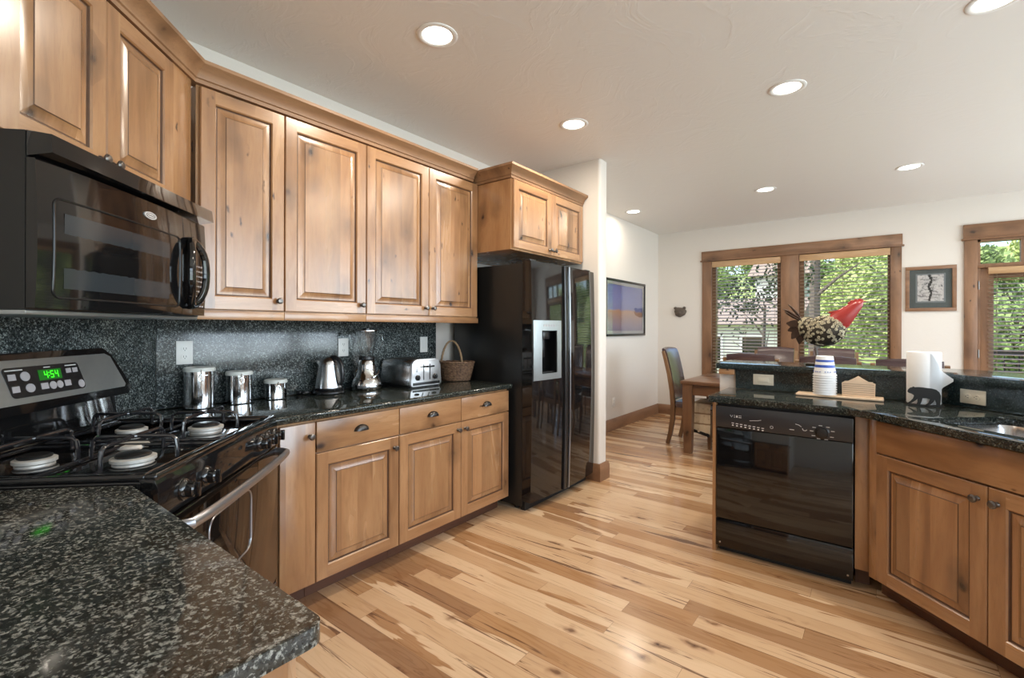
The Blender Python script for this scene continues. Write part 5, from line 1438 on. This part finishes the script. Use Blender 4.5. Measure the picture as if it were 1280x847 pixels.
th_ = empty('throw_blanket', (1.205, 5.372, 0), 0, 'cream striped patterned throw hanging over the end chair seat', 'throw')
m = MB(); n = 10; A = []
path = [(0.30, 0.512), (0.15, 0.512), (0.02, 0.512), (-0.012, 0.500), (-0.030, 0.44), (-0.032, 0.36), (-0.036, 0.28), (-0.042, 0.235), (-0.042, 0.215)]
def thx(i, q, half): return (-half + 2 * half * q / n)
for i, (y, z) in enumerate(path):
    half = 0.082 + 0.014 * min(1, i / 6); off = -0.012 * max(0, i - 3) / 5
    A.append([m.v((thx(i, q, half) + off, y + 0.006 * math.sin(q * 1.9 + i * 0.4), z + (0.010 * math.sin(q * 1.1) if i > 6 else 0) - (0.004 * q if i > 6 else 0))) for q in range(n + 1)])
for a, b in zip(A[:-1], A[1:]):
    for q in range(n): m.face([a[q], a[q + 1], b[q + 1], b[q]])
bmesh.ops.recalc_face_normals(m.bm, faces=m.bm.faces[:])
bmesh.ops.solidify(m.bm, geom=m.bm.faces[:], thickness=0.018)
for v_ in m.bm.verts: pass
m.build('cloth', throw, th_, angle=70)
m = MB()
for q in range(24):
    x = -0.104 + 0.184 * q / 23; m.tube([(x, -0.040, 0.222 - 0.04 * q / 23), (x + 0.002, -0.041, 0.205 - 0.04 * q / 23), (x - 0.001, -0.039, 0.192 - 0.045 * q / 23)], 0.0045, 5)
m.build('fringe', black_matte, th_)

# pictures and plaque
pf = empty('framed_picture', (0.0005, 5.385, 1.215), PI / 2, 'large framed sunset picture under glass on the dining wall', 'picture')
PWD, PHT = 1.26, 0.742
m = MB()
for x0, x1, z0, z1 in ((0, PWD, 0, 0.03), (0, PWD, PHT - 0.03, PHT), (0, 0.03, 0.03, PHT - 0.03), (PWD - 0.03, PWD, 0.03, PHT - 0.03)): m.box(x0, x1, -0.035, 0.0, z0, z1, 0, .003)
m.build('frame', black_plastic, pf)
m = MB()
for x0, x1, z0, z1 in ((0.031, PWD - 0.031, 0.031, 0.07), (0.031, PWD - 0.031, PHT - 0.07, PHT - 0.031), (0.031, 0.075, 0.07, PHT - 0.07), (PWD - 0.075, PWD - 0.031, 0.07, PHT - 0.07)): m.box(x0, x1, -0.022, -0.008, z0, z1)
m.build('mat_border', plain('silver_border', (0.42, 0.42, 0.43), 0.4, 0.3), pf)
MB().box(0.075, PWD - 0.075, -0.014, -0.006, 0.07, PHT - 0.07).build('print', landscape, pf)
MB().box(0.031, PWD - 0.031, -0.027, -0.024, 0.031, PHT - 0.031).build('glass_cover', glass_mat('picture_glass', (0.98, 0.98, 0.98), 2.0), pf)

pf = empty('framed_picture', (2.968, YB - 0.0005, 1.525), 0, 'small wood-framed black and white print between window and patio door', 'picture')
PWD, PHT = 0.442, 0.515
m = MB()
for x0, x1, z0, z1 in ((0, PWD, 0, 0.038), (0, PWD, PHT - 0.038, PHT), (0, 0.038, 0.038, PHT - 0.038), (PWD - 0.038, PWD, 0.038, PHT - 0.038)): m.box(x0, x1, -0.025, 0.0, z0, z1, 0, .003)
m.build('frame', trim_x, pf)
MB().box(0.038, PWD - 0.038, -0.010, -0.004, 0.038, PHT - 0.038).build('mat_border', mat_green, pf)
MB().box(0.092, PWD - 0.092, -0.012, -0.0102, 0.098, PHT - 0.085).build('inner_border', mat_slate, pf)
MB().box(0.108, PWD - 0.108, -0.0135, -0.0122, 0.114, PHT - 0.100).build('print', etching, pf)
m = MB(); rn = random.Random(2); x = 0.22
pts = [(0.218 + 0.012 * math.sin(z * 40) + 0.004 * rn.uniform(-1, 1), z) for z in [0.116 + 0.298 * q / 12 for q in range(13)]]
for (xa, za), (xb, zb) in zip(pts[:-1], pts[1:]): m.box(min(xa, xb) - 0.007, max(xa, xb) + 0.007, -0.0150, -0.0137, za, zb + 0.003)
for q in range(14):
    z = 0.13 + 0.27 * q / 14; s_ = 1 if q % 2 else -1; L_ = rn.uniform(0.03, 0.09)
    m.box(0.218, 0.218 + s_ * L_, -0.0148, -0.0137, z, z + 0.004)
m.build('ink_tree', black_matte, pf)
MB().box(0.039, PWD - 0.039, -0.019, -0.0165, 0.039, PHT - 0.039).build('glass_cover', glass_mat('print_glass', (0.97, 0.97, 0.97), 0.8), pf)

ms = empty('carved_plaque', (0.345, YB - 0.001, 1.565), 0, 'small dark carved animal face hung on the window wall', 'plaque')
m = MB(); rings = []
for i in range(9):
    th = PI / 2 * i / 8; r_ = []
    for q in range(28):
        a = 2 * PI * q / 28; rr_ = 0.088 * (1 + 0.06 * math.sin(3 * a + 1) + 0.04 * math.sin(7 * a)) * math.cos(th)
        dep = 0.055 * math.sin(th) + 0.010 * math.sin(6 * a + 8 * th) * math.cos(th) * math.sin(th)
        r_.append(m.v((rr_ * math.cos(a), -0.006 - dep, rr_ * 0.82 * math.sin(a))))
    rings.append(r_)
for a, b in zip(rings[:-1], rings[1:]):
    for q in range(28): m.face([a[q], a[(q + 1) % 28], b[(q + 1) % 28], b[q]])
bkr = [m.v((v_.co.x, 0.0, v_.co.z)) for v_ in rings[0]]
for q in range(28): m.face([rings[0][q], rings[0][(q + 1) % 28], bkr[(q + 1) % 28], bkr[q]])
m.face(bkr); m.build('face', clay, ms, angle=60)
m = MB(); m.ball((0.0, -0.052, -0.012), 0.030, 0.022, 0.024); m.build('snout', clay, ms)
m = MB()
for s_ in (-1, 1): m.ball((s_ * 0.066, -0.022, 0.060), 0.024, 0.012, 0.022)
m.build('ear', clay, ms)

# ------------------------------------------------------------------ recessed ceiling lamps
def downlight(x, y, label, power=15.0):
    e = empty('ceiling_light', (x, y, HC), 0, label, 'ceiling light', 'recessed ceiling lamps')
    MB().lathe([(0.074, -0.001), (0.080, -0.005), (0.094, -0.006), (0.101, -0.003), (0.102, 0.0), (0.074, 0.0), (0.074, -0.001)], 40).build('trim_ring', trim_white, e)
    MB().lathe([(0.0, -0.0035), (0.050, -0.0030), (0.0735, -0.0012)], 36).build('lens', lamp_lens, e)
    d_ = bpy.data.lights.new('lamp_glow', 'AREA'); d_.shape = 'DISK'; d_.size = 0.14; d_.energy = power; d_.color = (1.0, 0.89, 0.74)
    lo = bpy.data.objects.new('lamp_glow', d_); COL.objects.link(lo); lo.parent = e; lo.location = (0, 0, -0.012)
    return e
downlight(0.985, 1.640, 'recessed ceiling lamp above the wall cabinets, largest and nearest on the left')
downlight(0.998, 2.955, 'recessed ceiling lamp above the front of the refrigerator')
downlight(2.289, 3.295, 'recessed ceiling lamp above the dishwasher side of the peninsula')
downlight(2.943, 5.573, 'recessed ceiling lamp over the right end of the dining table')
downlight(1.782, 5.566, 'recessed ceiling lamp over the left half of the dining table, before the window')
downlight(0.290, 5.623, 'recessed ceiling lamp beside the sunset picture, in the dining corner', 6.0)
downlight(3.140, 2.975, 'recessed ceiling lamp over the sink, cut by the top edge of the view')
# ------------------------------------------------------------------ outside, beyond the window wall
def ground_mesh():
    m = MB(); xs = [-60 + 6 * i for i in range(26)]; ys = [-60, -40, -20, -8, 0, 7.6, 9, 11, 14, 18, 24, 32, 42, 55, 70, 90, 115, 145]
    def h(x, y):
        s_ = min(1.1, max(0.0, (y - 26) / 60.0))
        return -0.9 + 0.25 * math.sin(x * 0.13 + y * 0.07) + 11.0 * s_ ** 1.25 + 1.2 * math.sin(x * 0.06 + 1.0) * s_
    G = [[m.v((x, y, h(x, y))) for x in xs] for y in ys]
    for a, b in zip(G[:-1], G[1:]):
        for q in range(len(xs) - 1): m.face([a[q], a[q + 1], b[q + 1], b[q]])
    return m
struct('hillside', ground_mesh(), meadow, angle=80)
struct('deck', MB().box(3.1, 9.0, YB + 0.18, 9.35, -0.16, -0.04), deck_wood)
rl_ = empty('deck_railing', (3.3, 9.25, -0.04), 0, 'black metal deck railing outside the patio door', 'railing')
m = MB(); m.box(0, 5.6, -0.025, 0.025, 1.02, 1.07); m.build('top_rail', black_matte, rl_)
m = MB(); m.box(0, 5.6, -0.012, 0.012, 0.09, 0.12); m.build('bottom_rail', black_matte, rl_)
m = MB()
for q in range(39): m.box(0.07 + 0.14 * q, 0.084 + 0.14 * q, -0.007, 0.007, 0.12, 1.02)
m.build('balusters', black_matte, rl_)
for x in (0.0, 2.8, 5.55): MB().box(x, x + 0.05, -0.0245, 0.0245, 0.0, 1.02).build('post', black_matte, rl_)

hs = empty('neighbour_house', (-9.0, 21.5, -1.2), 0, 'white-sided house with tan roof seen through the left window blind', 'house')
MB().box(0, 8.6, 0, 7, 0, 2.75).build('wall', siding, hs)
m = MB(); m.prism([(-0.6, 2.70), (7.6, 2.70), (3.5, 3.95)], -0.7, 9.3, 'x'); m.build('roof', roof_tan, hs)
for x in (5.6, 7.2):
    w_ = MB().box(x, x + 0.75, -0.05, 0.02, 1.15, 2.15).build('window', oven_glass, hs)
    m = MB()
    for a0, a1, b0, b1 in ((-0.1, 0.0, -0.1, 1.1), (0.75, 0.85, -0.1, 1.1), (0.0, 0.75, -0.1, 0.0), (0.0, 0.75, 1.0, 1.1)): m.box(x + a0, x + a1, -0.08, 0.0, 1.15 + b0, 1.15 + b1)
    m.build('window_casing', trim_white, w_)
hs2 = empty('neighbour_house', (-3.5, 33.0, -1.0), 0, 'taller pale house farther back, half hidden by dark leaves', 'house')
MB().box(0, 2.6, 0, 6, 0, 5.6).build('wall', siding, hs2)
MB().prism([(-0.5, 5.6), (6.5, 5.6), (3.0, 7.4)], -0.35, 2.95, 'x').build('roof', roof_tan, hs2)

def tree(x, y, z, th, r, crown, n, size, mat, label, seed, group='trees outside', branches=4, tw=0.12, leaf_asp=0.6):
    rn = random.Random(seed)
    e = empty('leafy_tree', (x, y, z), 0, label, 'tree', group)
    m = MB(); m.tube([(0, 0, 0), (0.05 * rn.uniform(-1, 1), 0, th * 0.5), (0.15 * rn.uniform(-1, 1), 0, th)], [tw, tw * 0.8, tw * 0.45], 8)
    for q in range(branches):
        a = rn.uniform(0, 2 * PI); h_ = th * rn.uniform(0.45, 0.95); L_ = r * rn.uniform(0.5, 0.9)
        m.tube([(0, 0, h_), (0.5 * L_ * math.cos(a), 0.5 * L_ * math.sin(a), h_ + 0.4 * L_), (L_ * math.cos(a), L_ * math.sin(a), h_ + 0.7 * L_)], [tw * 0.4, tw * 0.25, tw * 0.08], 6)
    m.build('trunk', bark, e)
    m = MB(); lumps = [(Vector((rn.uniform(-.6, .6) * r, rn.uniform(-.6, .6) * r, crown + rn.uniform(-.6, .6) * r * 0.9)), r * rn.uniform(0.32, 0.6)) for _ in range(9)]
    for _ in range(n):
        c, R_ = rn.choice(lumps); d = Vector((rn.gauss(0, 1), rn.gauss(0, 1), rn.gauss(0, 1))).normalized()
        p = c + d * R_ * rn.uniform(0.6, 1.0); u = Vector((rn.gauss(0, 1), rn.gauss(0, 1), rn.gauss(0, 1))).normalized(); w_ = u.orthogonal().normalized()
        s_ = size * rn.uniform(0.6, 1.3)
        m.quad([p - u * s_, p + w_ * s_ * leaf_asp, p + u * s_, p - w_ * s_ * leaf_asp])
    m.build('foliage', mat, e, sharp=False)
    return e
tree(0.90, 10.6, -0.8, 2.6, 0.95, 2.75, 900, 0.045, leaf_dark, 'thin dark-leaved young tree just outside the left window', 3, branches=5, tw=0.05)
tree(-0.75, 12.2, -0.8, 2.4, 0.7, 2.7, 420, 0.045, leaf_dark, 'sparse dark-leaved sapling left of the thin young tree', 9, branches=4, tw=0.04)
tree(1.38, 14.5, -0.9, 6.5, 1.6, 6.6, 1500, 0.07, leaf_mid, 'tall tree with a bare grey trunk in the right window', 5, branches=6, tw=0.15)
tree(3.1, 17.6, -0.9, 4.0, 1.8, 2.4, 9000, 0.075, leaf_light, 'bright green leafy tree to the right of the bare trunk', 11, tw=0.12)
tree(2.4, 31.0, -0.6, 6.5, 2.8, 4.4, 9000, 0.085, leaf_light, 'pale green bushy tree behind the bare trunk', 12, tw=0.15)
tree(7.0, 26.5, -0.9, 3.0, 2.2, 1.6, 6000, 0.11, leaf_mid, 'mid green tree farther up the slope, right', 13, tw=0.2)
tree(-8.8, 35.5, -0.5, 6.0, 3.6, 5.4, 8000, 0.13, leaf_mid, 'mid green tree above the neighbouring house', 14, tw=0.2)
tree(-12.6, 18.5, -1.0, 6.0, 2.4, 6.2, 2600, 0.12, leaf_mid, 'mid green tree over the left end of the white house', 15, tw=0.2)
rn = random.Random(8)
for q in range(16):
    x = -26 + 4.6 * q + rn.uniform(-1, 1); y = 46 + rn.uniform(0, 26)
    z = -0.9 + 11.0 * ((y - 26) / 60.0) ** 1.25 - 0.6
    tree(x, y, z, 3.5, 2.6, 3.6, 1500, 0.24, leaf_mid if q % 3 else leaf_light, 'distant bushy tree dotting the green hillside behind the houses and nearer trees', 40 + q, 'hillside trees', 2, 0.15)
